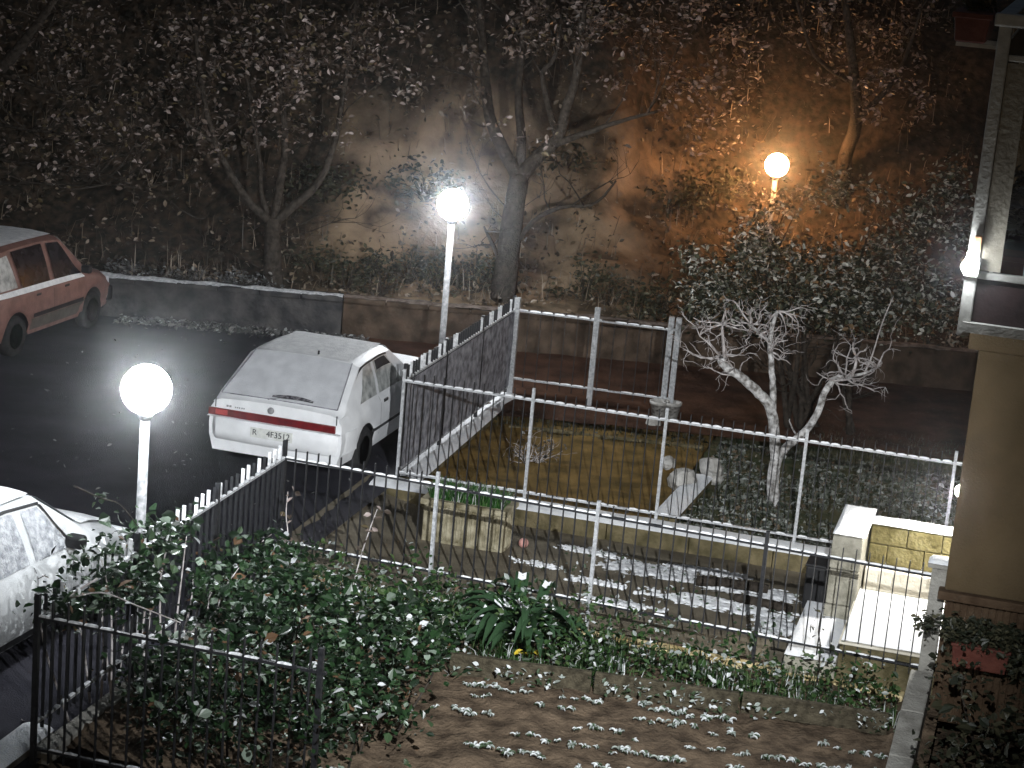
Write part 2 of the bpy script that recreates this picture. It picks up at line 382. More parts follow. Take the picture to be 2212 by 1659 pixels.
tag(bk.build('hillside', M['bank'], smooth=True), kind='structure')

# ------------------------------------------------------------------ wall across the road
def roadwall(name, x0, x1, m, label, seed):
    rnd = random.Random(seed); y0 = 30.28
    t = thing(name, ((x0 + x1) / 2, y0, 0), label, 'wall')
    b = MB()
    b.grid(60, 8, lambda u, v: (x0 + (x1 - x0) * u, y0 - .015 + .02 * nz((x0 + (x1 - x0) * u), v * .5, 4, seed), .54 * v))
    b.box(x0, x1, y0 + .02, y0 + .28, -.05, .535)
    b.build('wall_face', m, t, True)
    n = int((x1 - x0) / .62); w = (x1 - x0) / n
    for i in range(n):
        d = rnd.uniform(-.012, .012); s = MB().box(x0 + i * w + .006, x0 + (i + 1) * w - .006, y0 - .05 + d, y0 + .30 + d, .535, .60 + rnd.uniform(-.01, .012))
        s.build('coping_stone', M['roadwall'] if m is M['roadwall'] else M['redwall'], t, False, .012)
    sn = MB()
    sn.grid(int((x1 - x0) * 10), 5, lambda u, v: (x0 + (x1 - x0) * u, y0 - .03 + .30 * v + .02 * nz(u * 40, v, 1, seed), .600 + .030 * math.sin(math.pi * v) + .034 * nz(x0 + (x1 - x0) * u, v * .3, 2.2, seed) + .02 * nz(x0 + (x1 - x0) * u, v * .3, 8, seed)))
    o = sn.build('snow_cap', M['frost'] if m is M['roadwall'] else M['dirtysnow'], t, True); o['kind'] = 'stuff'
    return t
roadwall('road_wall', -14, -2.66, M['roadwall'], 'low dark retaining wall with snow on its coping behind the parked cars', 3)
roadwall('road_wall', -2.64, 9.5, M['redwall'], 'low rusty brown retaining wall behind the tall mesh fence corner', 8)

# ================================================================== STREET LAMPS
def lamp(x, y, zc, zg, r, gm, label):
    t = thing('street_lamp', (x, y, zg), label, 'street lamp', 'globe street lamps')
    MB().lathe([(.001, zg - .1), (.075, zg - .1), (.075, zg + .35), (.06, zg + .40), (.045, zg + .44), (.042, zc - r - .03), (.001, zc - r - .03)], 14, (x, y, 0)).build('pole', M['lampgrey'], t, True)
    MB().lathe([(.001, zc - r - .05), (.05, zc - r - .05), (.085, zc - r * .93), (.085, zc - r * .90), (.001, zc - r * .90)], 18, (x, y, 0)).build('collar', M['lampgrey'], t, True)
    prof = [(max(.001, r * math.sin(math.pi * i / 20)), zc - r * math.cos(math.pi * i / 20)) for i in range(21)]
    MB().lathe(prof, 32, (x, y, 0)).build('globe', gm, t, True)
lamp(-3.07, 16.7, 2.49, 0, .212, M['globewhite'], 'large white globe lamp on a grey pole nearest the ivy hedge')
lamp(-1.01, 27.5, 2.59, 0, .212, M['globemid'], 'white globe lamp standing behind the sheeted road fence')
lamp(4.26, 35.6, 2.51, bank_z(4.26, 35.6), .207, M['globeorange'], 'glowing orange globe lamp on the bank beyond the laurel bush')

# ================================================================== FENCES
ZR, ZB = 1.20, .33      # rails
bar_src = MB().box(-.0042, .0042, -.014, .014, 0, 1).build('tmp_bar', M['iron']); bar_me = bar_src.data
bpy.data.objects.remove(bar_src)
def fence(name, p, q, label, posts, post_m, rail_m, z0=.05, zr=ZR, zb=ZB, step=.12, tip=.11, snow=True, post_w=.04, sheet_m=None, low=.08, post_h=None, bars=True, miss=.03, snow_m=None, tipsnow=0):
    p = Vector((p[0], p[1], 0)); q = Vector((q[0], q[1], 0)); ln = (q - p).length; d = (q - p) / ln
    ang = math.atan2(d.y, d.x); rnd = random.Random(len(label))
    t = thing(name, p + Vector((0, 0, z0)), label, 'fence')
    up = Vector((0, 0, 1)); side = Vector((-d.y, d.x, 0))
    for z in (zr, zb):
        r = MB().beam(p + up * z, q + up * z, .032, .022); r.build('rail', rail_m, t)
    for i_, s in enumerate(posts):
        c_ = p + d * s; pm = post_m[i_] if isinstance(post_m, list) else post_m
        MB().beam(c_ + up * (z0 - .05), c_ + up * (post_h or zr + tip + .03), post_w, post_w, side).build('post', pm, t)
    if bars:
        n = int(ln / step)
        for i in range(1, n):
            s = i * ln / n
            if any(abs(s - k) < .05 for k in posts): continue
            c_ = p + d * s; jz = rnd.uniform(-.006, .006)
            inst(bar_me, 'bar', c_ + up * (zb - low + jz), t, (0, 0, ang), (1, 1, zr + tip - zb + low))
    if sheet_m:
        for a, b in zip(posts, posts[1:]):
            sh = MB(); a_ = a + .03; b_ = b - .03; o_ = side * -.024
            sh.grid(8, 10, lambda u, v: p + d * (a_ + (b_ - a_) * u) + o_ + side * (.010 * nz(u * 6 + a, v * 6, 1, 3)) + up * (zb + .02 + (zr - zb - .04) * v))
            sh.build('sheet_panel', sheet_m, t, True)
    if tipsnow:
        n = int(ln / step); ts = MB()
        for i in range(1, n):
            if rnd.random() > tipsnow: continue
            c_ = p + d * (i * ln / n)
            ts.beam(c_ + up * (zr + .02), c_ + up * (zr + tip + .012), .013, .032, side)
        ts.build('tip_snow', M['frost'], t)['kind'] = 'stuff'
    if snow:
        n = int(ln / step); sn = MB()
        for z in (zr, zb):
            hh = .015 if z == zr else .011
            for i in range(n):
                if rnd.random() < (miss if z == zr else miss + .16): continue
                g0, g1 = (rnd.uniform(.004, .016), rnd.uniform(.004, .016)) if bars else (0, 0)
                a = p + d * (i * ln / n + g0); b = p + d * ((i + 1) * ln / n - g1)
                zt = z + .011; w = .015 + rnd.uniform(-.002, .003); m1 = (a + b) / 2; hj = hh * rnd.uniform(.7, 1.25)
                vs = []
                for c_, k in ((a, .55), (a * .75 + b * .25, rnd.uniform(.8, 1.1)), (m1, rnd.uniform(.9, 1.2)), (a * .25 + b * .75, rnd.uniform(.8, 1.1)), (b, .55)):
                    vs += [c_ - side * w + up * zt, c_ - side * w * .8 + up * (zt + hj * k * .8), c_ + up * (zt + hj * k), c_ + side * w * .8 + up * (zt + hj * k * .8), c_ + side * w + up * zt]
                fs = []
                for j in range(4):
                    for k in range(4): fs.append((j * 5 + k, j * 5 + k + 1, j * 5 + k + 6, j * 5 + k + 5))
                fs += [(0, 1, 2, 3, 4), (20, 24, 23, 22, 21)]
                sn.add(vs, fs)
        o = sn.build('snow_cap', snow_m or M['snow'], t, True); o['kind'] = 'stuff'
    return t
E1 = Vector((3.93, 17.46, 0))
l1 = (E1 - C1).length
fence('railing_fence', C0, C1, 'dark railing along the road between the ivy and the white car', [0, 1.7, 3.36, 5.0], M['iron'], M['zinc'], step=.13, tip=.15, tipsnow=.75)
fence('railing_fence', C1, E1, 'snow-topped railing in front of the path, ending at the capped pillar', [0, 1.62, 3.24, 4.86], [M['zinc']] * 3 + [M['iron']], M['iron'], post_w=.034)  # last post in darker metal to paint in its backlit shade
E2 = Vector((4.95, 21.42, 0))
fence('railing_fence', C2, E2, 'snow-topped railing on the low white wall before the bare tree', [0, 1.55, 3.1, 4.68, 6.3], M['zinc'], M['zinc'], z0=.02, zb=.10, low=.05, post_w=.034)
fence('railing_fence', C2 + A * .03, C3, 'road railing closed with grey sheeting beside the white hatchback', [0, 1.58, 3.16, 4.70], M['iron'], M['zinc'], z0=.02, zb=.12, step=.10, tip=.17, sheet_m=M['sheet'], low=.02, tipsnow=.4)
E3 = Vector((2.17, 27.14, 0))
fence('railing_fence', C3 + B * .04, E3, 'pale open railing at the far edge of the mossy plot', [0, 1.12, 2.14, 2.24], M['zinc'], M['zinc'], z0=-.05, zb=.24, step=.16, tip=.04, post_w=.075, post_h=1.38, low=.1, snow=True)
E0 = C0 + Vector((.965, -.262, 0)) * 2.35
fence('railing_fence', C0, E0, 'dark railing in front of the ivy hedge at the bottom corner', [0.0, 2.3], M['iron'], M['iron'], zb=.13, low=.10, step=.125, tip=.16, miss=.25, snow_m=M['frost'])

# ------------------------------------------------------------------ low walls with snow
def lowwall(name, p, q, w, h, m, label, snow_h=.03, z0=-.05, shift=0.0, cover=1.0, seed=1, pieces=None, snow_m=None):
    p = Vector((p[0], p[1], 0)); q = Vector((q[0], q[1], 0)); ln = (q - p).length; d = (q - p) / ln; side = Vector((-d.y, d.x, 0)); up = Vector((0, 0, 1))
    p = p + side * shift; q = q + side * shift
    t = thing(name, p, label, 'wall'); rnd = random.Random(seed)
    n = pieces or max(1, int(ln / .9))
    for i in range(n):
        a = p + d * (ln * i / n + .004); b = p + d * (ln * (i + 1) / n - .004); dz = rnd.uniform(-.008, .008) if pieces else 0
        dw = rnd.uniform(-.012, .012) if pieces else rnd.uniform(-.003, .003)
        bb = MB().beam(a + up * ((h + z0 + dz) / 2), b + up * ((h + z0 + dz) / 2), w + dw, h - z0 + dz)
        bb.build('stone_block', m, t, False, .012)
    if snow_h:
        sn = MB(); nx = int(ln * 14)
        def fn(u, v):
            e = math.sin(math.pi * v) ** .5
            k = nz(u * ln, v * w, 3.0, seed) + .4 * nz(u * ln, v * w, 9, seed)
            return p + d * (ln * u) + side * ((v - .5) * (w + .02)) + up * (h + .004 + e * snow_h * (1 + .5 * k) - (0.035 if k < -cover else 0))
        sn.grid(nx, 8, fn); o = sn.build('snow_cap', snow_m or M['snow'], t, True); o['kind'] = 'stuff'
    return t
lowwall('garden_wall', C2 + B * -.22, E2, .42, .0, M['mossywall'], 'low mossy wall capped with snow under the middle railing', .035, z0=-.32, shift=-.15, seed=2)
lowwall('garden_wall', C2 + A * .10 + B * .10, C3, .32, .0, M['mossywall'], 'low snow-covered wall under the sheeted railing', .03, z0=-.3, seed=5)
lowwall('kerb_wall', C1 + (E1 - C1) * .03, E1 - (E1 - C1) * .02, .16, .05, M['sand'], 'row of yellowish kerb stones at the foot of the path railing', 0, seed=4, shift=-.03, pieces=13)
lowwall('kerb_wall', C0 + A * .1, C1 - A * .1, .15, .05, M['concrete'], 'grey kerb stones at the foot of the road railing', 0, seed=6, pieces=9)
lowwall('plot_kerb', L(3.17, 3.85), L(3.25, 5.75), .27, .03, M['mossywall'], 'short snow-covered kerb dividing the mossy plot from the lawn', .035, seed=9)
lowwall('plot_kerb', L(.45, 6.95), L(3.0, 7.35), .10, -.02, M['mossywall'], 'thin mossy kerb along the far side of the plot', 0, seed=12, pieces=6)

# ================================================================== CARS
def interp(tab, x):
    for (a, va), (b, vb) in zip(tab, tab[1:]):
        if x <= b: return va + (vb - va) * max(0, (x - a) / (b - a))
    return tab[-1][1]
def car(name, loc, rz, label, P):
    """hatchback: local x forward from the rear bumper, z up"""
    t = thing(name, loc, label, 'car', None, rz)
    t.rotation_euler = (0, 0, rz)
    Ln, Wd = P['len'], P['w'] / 2
    wr_, wf = P['rw'], P['fw']; ra = P.get('arch', .33)
    def part(mb, nm, m, par=None, smooth=False, bevel=0):
        me = bpy.data.meshes.new(nm); me.from_pydata(mb.v, [], mb.f); me.materials.append(m)
        if smooth: me.polygons.foreach_set('use_smooth', [True] * len(me.polygons))
        o = bpy.data.objects.new(nm, me); COL.objects.link(o); o.parent = par or t
        if bevel: b = o.modifiers.new('bevel', 'BEVEL'); b.width = bevel; b.segments = 3; b.limit_method = 'ANGLE'
        return o
    def sec(x):
        w = Wd * interp(P['plan'], x / Ln); zr = interp(P['roof'], x); zb = interp(P['belt'], x)
        zs = P.get('sill', .24)
        for c_ in (wr_, wf):
            if abs(x - c_) < ra: zs = max(zs, .29 + math.sqrt(ra * ra - (x - c_) ** 2))
        tw = interp(P['top'], x)
        zc = zb + (zr - .055 - zb) if zr - zb > .12 else zb + .35 * (zr - zb)
        wt = min(tw, w - .05)
        z1 = max(.42, zs + .02)
        pts = [(w - .05 if zs < .3 else w - .01, zs), (w, z1), (w + .008, max(.56, z1 + .02)), (w - .005, max(zb - .06, z1 + .05)), (w - .045, zb),
               ((w - .045 + wt) / 2 + .012, (zb + zc) / 2), (wt, zc), (wt - .09, zr - .012), (wt * .5, zr + .004), (0, zr + .012)]
        return pts
    xs = sorted(set([round(x, 3) for x in list(np.linspace(0, Ln, 64)) + [wr_ - ra, wr_ + ra, wf - ra, wf + ra] + [x for x, _ in P['roof']]]))
    xs = [x for x in xs if 0 <= x <= Ln]
    b = MB(); np_ = 10
    for x in xs:
        s_ = sec(x)
        for (y_, z_) in s_: b.v.append((x, y_, z_))
        for (y_, z_) in s_[:-1][::-1]: b.v.append((x, -y_, z_))
    m_ = 2 * np_ - 1
    for i in range(len(xs) - 1):
        for k in range(m_ - 1):
            a = i * m_ + k; b.f.append((a, a + 1, a + m_ + 1, a + m_))
    b.f.append(tuple(range(m_))[::-1]); b.f.append(tuple((len(xs) - 1) * m_ + k for k in range(m_)))
    body = part(b, 'body', P['paint'], None, True)
    e = body.modifiers.new('edges', 'EDGE_SPLIT'); e.split_angle = R(34)
    # dark underside and wheel wells
    u = MB().box(.12, Ln - .12, -Wd + .12, Wd - .12, .20, .62); part(u, 'underbody', M['black'])
    def surf(x, k, off):
        s_ = sec(x); i = min(int(k), np_ - 2); f = k - i
        y_ = s_[i][0] + (s_[i + 1][0] - s_[i][0]) * f; z_ = s_[i][1] + (s_[i + 1][1] - s_[i][1]) * f
        dy, dz = s_[i + 1][0] - s_[i][0], s_[i + 1][1] - s_[i][1]; l_ = math.hypot(dy, dz) + 1e-9
        return Vector((x, y_ + off * dz / l_, z_ - off * dy / l_))
    def sidepanel(nm, poly, m, off=.006, sides=(1, -1)):
        """quad given by corner (x, k) values: bottom-rear, bottom-front, top-front, top-rear"""
        for sd in sides:
            g = MB()
            def fn(u_, v_):
                (x0, k0), (x1, k1), (x2, k2), (x3, k3) = poly
                x = (x0 * (1 - u_) + x1 * u_) * (1 - v_) + (x3 * (1 - u_) + x2 * u_) * v_
                k = (k0 * (1 - u_) + k1 * u_) * (1 - v_) + (k3 * (1 - u_) + k2 * u_) * v_
                q = surf(x, k, off); return (q.x, q.y * sd, q.z)
            g.grid(8, 6, fn); part(g, nm, m, None, True)
    def toppanel(nm, x0, x1, hw0, hw1, m, off=.008, n=10, edge=None):
        g = MB()
        def fn(u_, v_):
            x = x0 + (x1 - x0) * v_; hw = hw0 + (hw1 - hw0) * v_
            y_ = (u_ * 2 - 1) * hw; zr = interp(P['roof'], x); wt = min(interp(P['top'], x), Wd * interp(P['plan'], x / Ln) - .05)
            a = abs(y_)
            z_ = zr + .012 - .008 * min(1, a / (wt * .5 + 1e-6)) - (.016 * max(0, (a - wt * .5) / max(.01, wt * .5 - .09)) if a > wt * .5 else 0)
            return (x - off * P.get('tilt', .4), y_, z_ + off)
        g.grid(n, 6, fn); return part(g, nm, m, None, True)
    # wheels
    for c_ in (wr_, wf):
        for sd in (1, -1):
            wy = (Wd - .10) * sd; rr = P.get('wheel', .285)
            w_ = thing_part('wheel', t, (c_, wy, rr))
            g = MB().lathe([(rr * .62, -.08), (rr * .9, -.085), (rr, -.05), (rr, .05), (rr * .9, .085), (rr * .62, .08)], 28, (0, 0, 0), 'y')
            part(g, 'tyre', M['tyre'], w_, True)
            g = MB(); o_ = .07 * sd
            g.lathe([(.001, o_ - .01 * sd), (rr * .2, o_), (rr * .22, o_ - .02 * sd), (rr * .5, o_ - .02 * sd), (rr * .63, o_ + .008 * sd), (rr * .63, -.06 * sd), (.001, -.06 * sd)], 24, (0, 0, 0), 'y')
            part(g, 'rim', M['rim'], w_, True)
    P['extra'](t, part, sidepanel, toppanel, surf)
    return t
def thing_part(nm, par, loc):
    o = bpy.data.objects.new(nm, None); COL.objects.link(o); o.parent = par; o.location = loc; o.empty_display_size = .05; return o
def txt(nm, s, size, loc, rot, m, par, ex=.002):
    c_ = bpy.data.curves.new(nm, 'FONT'); c_.body = s; c_.size = size; c_.extrude = ex; c_.align_x = 'CENTER'; c_.align_y = 'CENTER'
    c_.materials.append(m); o = bpy.data.objects.new(nm, c_); COL.objects.link(o)
    dg = bpy.context.evaluated_depsgraph_get(); me = bpy.data.meshes.new_from_object(o.evaluated_get(dg)); bpy.data.objects.remove(o)
    me.materials.clear(); me.materials.append(m)
    o = bpy.data.objects.new(nm, me); COL.objects.link(o); o.parent = par; o.location = loc; o.rotation_euler = rot; return o

# --- white hatchback
def white_extra(t, part, sidepanel, toppanel, surf):
    # tail: bumper, light band, plate, emblem, lettering
    b = MB(); prof = [(-.035, .385), (-.075, .43), (-.085, .50), (-.075, .60), (-.03, .645), (.05, .645), (.05, .385)]
    plan = [(-.846, .45), (-.842, .22), (-.80, .05), (-.70, 0), (-.35, -.015), (0, -.02), (.35, -.015), (.70, 0), (.80, .05), (.842, .22), (.846, .45)]
    for (y_, dx) in plan:
        for (x_, z_) in prof:
            k = 1.0 + (.03 if abs(y_) > .75 else 0)
            inn = x_ * (1 if abs(y_) < .8 else .3)
            yy = y_ * (1 - (x_ * .12 if abs(y_) > .8 else 0))
            b.v.append((inn + dx, yy, z_))
    n = len(prof)
    for i in range(len(plan) - 1):
        for k in range(n): b.f.append((i * n + k, i * n + (k + 1) % n, (i + 1) * n + (k + 1) % n, (i + 1) * n + k))
    b.f.append(tuple(range(n))); b.f.append(tuple((len(plan) - 1) * n + k for k in range(n)))
    bp = part(b, 'rear_bumper', M['whitepaint'], None, True); bp.modifiers.new('edges', 'EDGE_SPLIT').split_angle = R(40)
    s_ = MB().box(-.022, .01, -.74, .825, .648, .738); part(s_, 'tail_light_band', M['redlight'], None, False, .008)
    for sd in (1, -1):
        l_ = MB().box(-.030, .012, sd * .66 - .075, sd * .66 + .075, .668, .728); part(l_, 'tail_light', M['brightred'] if sd > 0 else M['redlight'], None, False, .006)
        l_ = MB().box(-.026, .012, sd * .40 - .03, sd * .40 + .03, .662, .73); part(l_, 'reverse_light', M['redlight'], None, False, .006)
    pl = MB().box(-.104, -.075, -.26, .26, .485, .60); p_ = part(pl, 'number_plate', M['plate'], None, False, .004)
    txt('plate_writing', 'R', .095, (-.1062, .205, .545), (R(90), 0, R(-90)), M['ink'], p_)
    txt('plate_writing', '4F3512', .098, (-.1062, -.085, .545), (R(90), 0, R(-90)), M['ink'], p_)
    em = MB().lathe([(.001, -.012), (.036, -.012), (.040, -.004), (.040, .006), (.001, .006)], 20, (-.008, .06, .80), 'x'); part(em, 'emblem', M['rim'], None, True)
    for i, (w_, x_) in enumerate([(.03, .60), (.03, .565), (.02, .50), (.02, .475), (.02, .45), (.02, .42), (.02, .395)]):
        part(MB().box(-.006, .002, x_ - w_ / 2, x_ + w_ / 2 - .006, .765, .787 if i < 2 else .780), 'badge_letter', M['rim'])
    # tailgate shut lines
    for sd in (1, -1):
        part(MB().box(-.004, .004, sd * .745 - .006, sd * .745 + .006, .745, .855), 'shut_line', M['ink'])
    # rear screen with the swept dark patch and the wiper
    toppanel('rear_window', .09, .78, .71, .60, M['frostglass'], .010)
    for sd in (1, -1):
        part(MB().tube([(x - .006, sd * (.715 - .108 * (x - .09) / .69), interp(WHITE['roof'], x) + .004) for x in (.09, .32, .55, .78)], .0065, 6), 'window_seal', M['sheet'])
    part(MB().tube([(.082, y_, interp(WHITE['roof'], .082) + .016 - .012 * abs(y_)) for y_ in (-.71, -.4, 0, .4, .71)], .0065, 6), 'window_seal', M['sheet'])
    g = MB().grid(8, 2, lambda u, v: (lambda x, y_: (x - .012, y_, .872 + (x - .05) * .585 + .026))(.115 + .02 * u + .05 * v * math.sin(math.pi * (u * .85 + .15)) ** .8, .10 - .52 * u))
    part(g, 'wiper_sweep', M['wiped'], None, True)
    part(MB().tube([(.08, .14, .905), (.11, 0, .935), (.125, -.24, .938), (.12, -.40, .935)], .008, 6), 'wiper', M['black'])
    part(MB().grid(10, 8, lambda u, v: (.80 + 1.10 * v, (u * 2 - 1) * (.57 - .02 * v), 1.322 + .020 * math.sin(math.pi * u) ** .6 * math.sin(math.pi * (v * .98 + .01)) ** .4 + .006 * nz(u * 5, v * 5, 1, 3) - .01 * abs(v - .4))), 'roof_snow', M['carsnow'], None, True)
    part(MB().tube([(.86, -.15, 1.33), (.84, -.16, 1.37)], .012, 6), 'aerial_base', M['black'])
    # side glazing, doors
    sidepanel('side_window', [(.62, 4.15), (1.17, 4.15), (1.17, 5.86), (.90, 5.86)], M['sideglass'])
    sidepanel('side_window', [(1.25, 4.15), (2.10, 4.15), (1.72, 5.86), (1.25, 5.86)], M['sideglass'])
    sidepanel('window_gap', [(1.30, 5.35), (1.80, 5.35), (1.66, 5.84), (1.30, 5.84)], M['darkglass'], .010, (-1,))
    sidepanel('window_trim', [(.60, 5.88), (1.75, 5.88), (1.75, 5.98), (.82, 5.98)], M['black'], .008)
    for sd in (1, -1):
        part(MB().box(1.32, 1.46, sd * .842 - .012, sd * .842 + .012, .745, .785), 'door_handle', M['black'], None, False, .008)
        part(MB().box(.45, 1.95, sd * .850 - .008, sd * .850 + .008, .44, .475) if False else MB().box(.98, 2.35, sd * .846 - .010, sd * .846 + .010, .455, .49), 'rubbing_strip', M['black'])
        part(MB().box(2.02, 2.10, sd * .86 - .07, sd * .86 + .07, .90, .99), 'mirror', M['whitepaint'], None, False, .02)
        for xx in (1.21, 2.22): sidepanel('shut_line', [(xx, .8), (xx + .008, .8), (xx + .008, 4.0), (xx, 4.0)], M['ink'], .003, (sd,))
    toppanel('windscreen', 2.50, 1.92, .66, .60, M['frostglass'], .010)
    for sd in (1, -1): part(MB().box(3.83, 3.90, sd * .55 - .18, sd * .55 + .18, .58, .70), 'headlight', M['frostglass'], None, False, .02)
    part(MB().box(3.84, 3.98, -.82, .82, .34, .56), 'front_bumper', M['whitepaint'], None, False, .05)
    # snow lying on the bumper shoulder and the tail edge
    part(MB().grid(24, 3, lambda u, v: (-.07 + .07 * v, -.82 + 1.64 * u, .648 + .006 * math.sin(math.pi * v) + .006 * nz(u * 9, v, 1, 2))), 'bumper_snow', M['carsnow'], None, True)['kind'] = 'stuff'
WHITE = dict(len=3.92, w=1.70, rw=.78, fw=3.20, arch=.315, wheel=.28, paint=M['whitepaint'], tilt=.5,
             plan=[(0, .955), (.10, .985), (.3, 1), (.75, 1), (.92, .96), (1, .86)],
             roof=[(0, .865), (.06, .885), (.80, 1.305), (1.05, 1.325), (1.55, 1.33), (1.92, 1.30), (2.55, .93), (3.0, .86), (3.7, .77), (3.92, .68)],
             belt=[(0, .80), (.4, .84), (2.4, .83), (3.0, .76), (3.92, .60)],
             top=[(0, .79), (.10, .78), (.80, .68), (1.5, .665), (1.92, .665), (2.5, .74), (3.92, .70)], extra=white_extra)
wc = Vector((-2.665, 22.62, 0))
car('hatchback_car', wc, HEAD - R(.5), 'white angular hatchback dusted with snow, red light band across its tail', WHITE)

# --- reddish car by the far wall
def red_extra(t, part, sidepanel, toppanel, surf):
    sidepanel('side_window', [(.80, 4.12), (1.55, 4.12), (1.55, 5.9), (.72, 5.9)], M['darkglass'], .018)
    sidepanel('side_window', [(1.68, 4.12), (2.46, 4.12), (2.02, 5.9), (1.68, 5.9)], M['darkglass'], .018)
    sidepanel('rear_quarter_window', [(.22, 4.2), (.70, 4.2), (.62, 5.8), (.30, 5.8)], M['sideglass'])
    sidepanel('shoulder_snow', [(.1, 3.25), (2.50, 3.30), (2.45, 4.12), (.1, 4.12)], M['carsnow'], .022)
    sidepanel('lower_panel', [(.98, .35), (2.52, .35), (2.52, 1.35), (.98, 1.35)], M['redlow'], .005)
    sidepanel('rubbing_strip', [(1.02, 1.42), (2.45, 1.42), (2.45, 1.85), (1.02, 1.85)], M['black'], .012)
    for sd in (1, -1):
        for xx in (1.12, 1.92): part(MB().box(xx, xx + .13, sd * .80 - .012, sd * .80 + .012, .765, .80), 'door_handle', M['black'], None, False, .008)
        part(MB().box(2.38, 2.48, sd * .86 - .08, sd * .86 + .06, .90, 1.01), 'mirror', M['black'], None, False, .02)
        sidepanel('shut_line', [(1.61, .8), (1.618, .8), (1.618, 4.0), (1.61, 4.0)], M['ink'], .003, (sd,))
        part(MB().box(3.40, 3.46, sd * .55 - .16, sd * .55 + .16, .56, .68), 'headlight', M['frostglass'], None, False, .02)
    toppanel('windscreen', 2.72, 2.14, .62, .54, M['sideglass'], .012)
    toppanel('rear_window', .02, .16, .60, .55, M['darkglass'], .012)
    part(MB().grid(10, 8, lambda u, v: (.25 + 1.75 * v, (u * 2 - 1) * .50, 1.503 + .022 * math.sin(math.pi * u) ** .6 + .008 * nz(u * 5, v * 7, 1, 6) - .03 * abs(v - .45))), 'roof_snow', M['carsnow'], None, True)
    part(MB().grid(10, 6, lambda u, v: (2.78 + .62 * v, (u * 2 - 1) * .58, .915 - .165 * v + .018 * math.sin(math.pi * u) ** .6 + .006 * nz(u * 5, v * 7, 1, 6))), 'bonnet_snow', M['frost'], None, True)
    part(MB().box(3.38, 3.52, -.76, .76, .30, .54), 'front_bumper', M['black'], None, False, .05)
    part(MB().box(-.06, .06, -.76, .76, .30, .56), 'rear_bumper', M['black'], None, False, .05)
    for sd in (1, -1): part(MB().box(-.012, .03, sd * .62 - .08, sd * .62 + .08, .62, .82), 'tail_light', M['redlight'], None, False, .012)
    part(MB().box(-.012, .01, -.24, .24, .62, .72), 'number_plate', M['plate'], None, False, .004)
REDP = dict(len=3.46, w=1.62, rw=.62, fw=2.80, arch=.33, wheel=.28, paint=M['redpaint'], tilt=.3,
            plan=[(0, .95), (.10, .99), (.3, 1), (.75, 1), (.92, .96), (1, .88)],
            roof=[(0, 1.26), (.05, 1.32), (.22, 1.46), (.7, 1.50), (1.5, 1.50), (2.12, 1.45), (2.74, .95), (3.0, .87), (3.36, .77), (3.46, .68)],
            belt=[(0, .90), (1.5, .88), (2.6, .86), (3.0, .80), (3.46, .62)],
            top=[(0, .62), (.3, .58), (1.5, .57), (2.12, .58), (2.7, .68), (3.46, .66)], extra=red_extra)
hr = HEAD - R(1.0)
dr = Vector((math.cos(hr), math.sin(hr), 0)); rr_ = Vector((dr.y, -dr.x, 0))
car('parked_car', Vector((-6.90, 27.30, 0)) - dr * .62 - rr_ * .72, hr, 'dull red estate car with snow along its windows, parked by the far wall', REDP)

# --- silver car behind the ivy
def silver_extra(t, part, sidepanel, toppanel, surf):
    sidepanel('side_window', [(1.05, 4.15), (1.62, 4.15), (1.60, 5.9), (.98, 5.9)], M['icedglass'])
    sidepanel('side_window', [(1.72, 4.15), (2.34, 4.15), (1.98, 5.9), (1.72, 5.9)], M['icedglass'])
    for sd in (1, -1):
        sidepanel('window_seal', [(1.0, 5.95), (2.02, 5.95), (2.02, 6.12), (1.0, 6.12)], M['black'], .010, (sd,))
        sidepanel('window_seal', [(2.36, 4.15), (2.40, 4.15), (2.04, 5.95), (2.00, 5.95)], M['black'], .010, (sd,))
        part(MB().box(2.20, 2.32, sd * .82 - .09, sd * .82 + .08, .88, 1.0), 'mirror', M['black'], None, False, .03)
        part(MB().box(1.66, 1.80, sd * .795 - .012, sd * .795 + .012, .74, .775), 'door_handle', M['black'], None, False, .008)
        sidepanel('shut_line', [(1.66, .8), (1.668, .8), (1.668, 4.0), (1.66, 4.0)], M['ink'], .003, (sd,))
        part(MB().box(3.42, 3.50, sd * .52 - .16, sd * .52 + .16, .58, .70), 'headlight', M['frostglass'], None, False, .03)
        sidepanel('sill_trim', [(.98, .05), (2.50, .05), (2.50, .45), (.98, .45)], M['black'], .006, (sd,))
    toppanel('windscreen', 2.66, 2.08, .60, .52, M['icedglass'], .012)
    toppanel('rear_window', .04, .36, .58, .52, M['frostglass'], .012)
    part(MB().grid(10, 8, lambda u, v: (.42 + 1.55 * v, (u * 2 - 1) * .50, 1.418 + .024 * math.sin(math.pi * u) ** .6 + .008 * nz(u * 5, v * 7, 1, 9) - .05 * (v - .4) ** 2)), 'roof_snow', M['carsnow'], None, True)
    part(MB().grid(10, 8, lambda u, v: (2.72 + .72 * v, (u * 2 - 1) * (.60 - .06 * v), .945 - .20 * v ** 1.4 + .020 * math.sin(math.pi * u) ** .6 + .006 * nz(u * 5, v * 7, 1, 6))), 'bonnet_snow', M['carsnow'], None, True)
    part(MB().tube([(2.66, .45, .985), (2.60, .1, 1.02), (2.57, -.25, 1.03)], .010, 6), 'wiper', M['black'])
    part(MB().box(3.44, 3.60, -.74, .74, .28, .54), 'front_bumper', M['silverpaint'], None, False, .05)
    for sd in (1, -1): part(MB().box(-.012, .03, sd * .62 - .08, sd * .62 + .08, .62, .82), 'tail_light', M['redlight'], None, False, .012)
    part(MB().box(-.012, .01, -.24, .24, .62, .72), 'number_plate', M['plate'], None, False, .004)
    part(MB().box(-.07, .06, -.74, .74, .28, .54), 'rear_bumper', M['silverpaint'], None, False, .05)
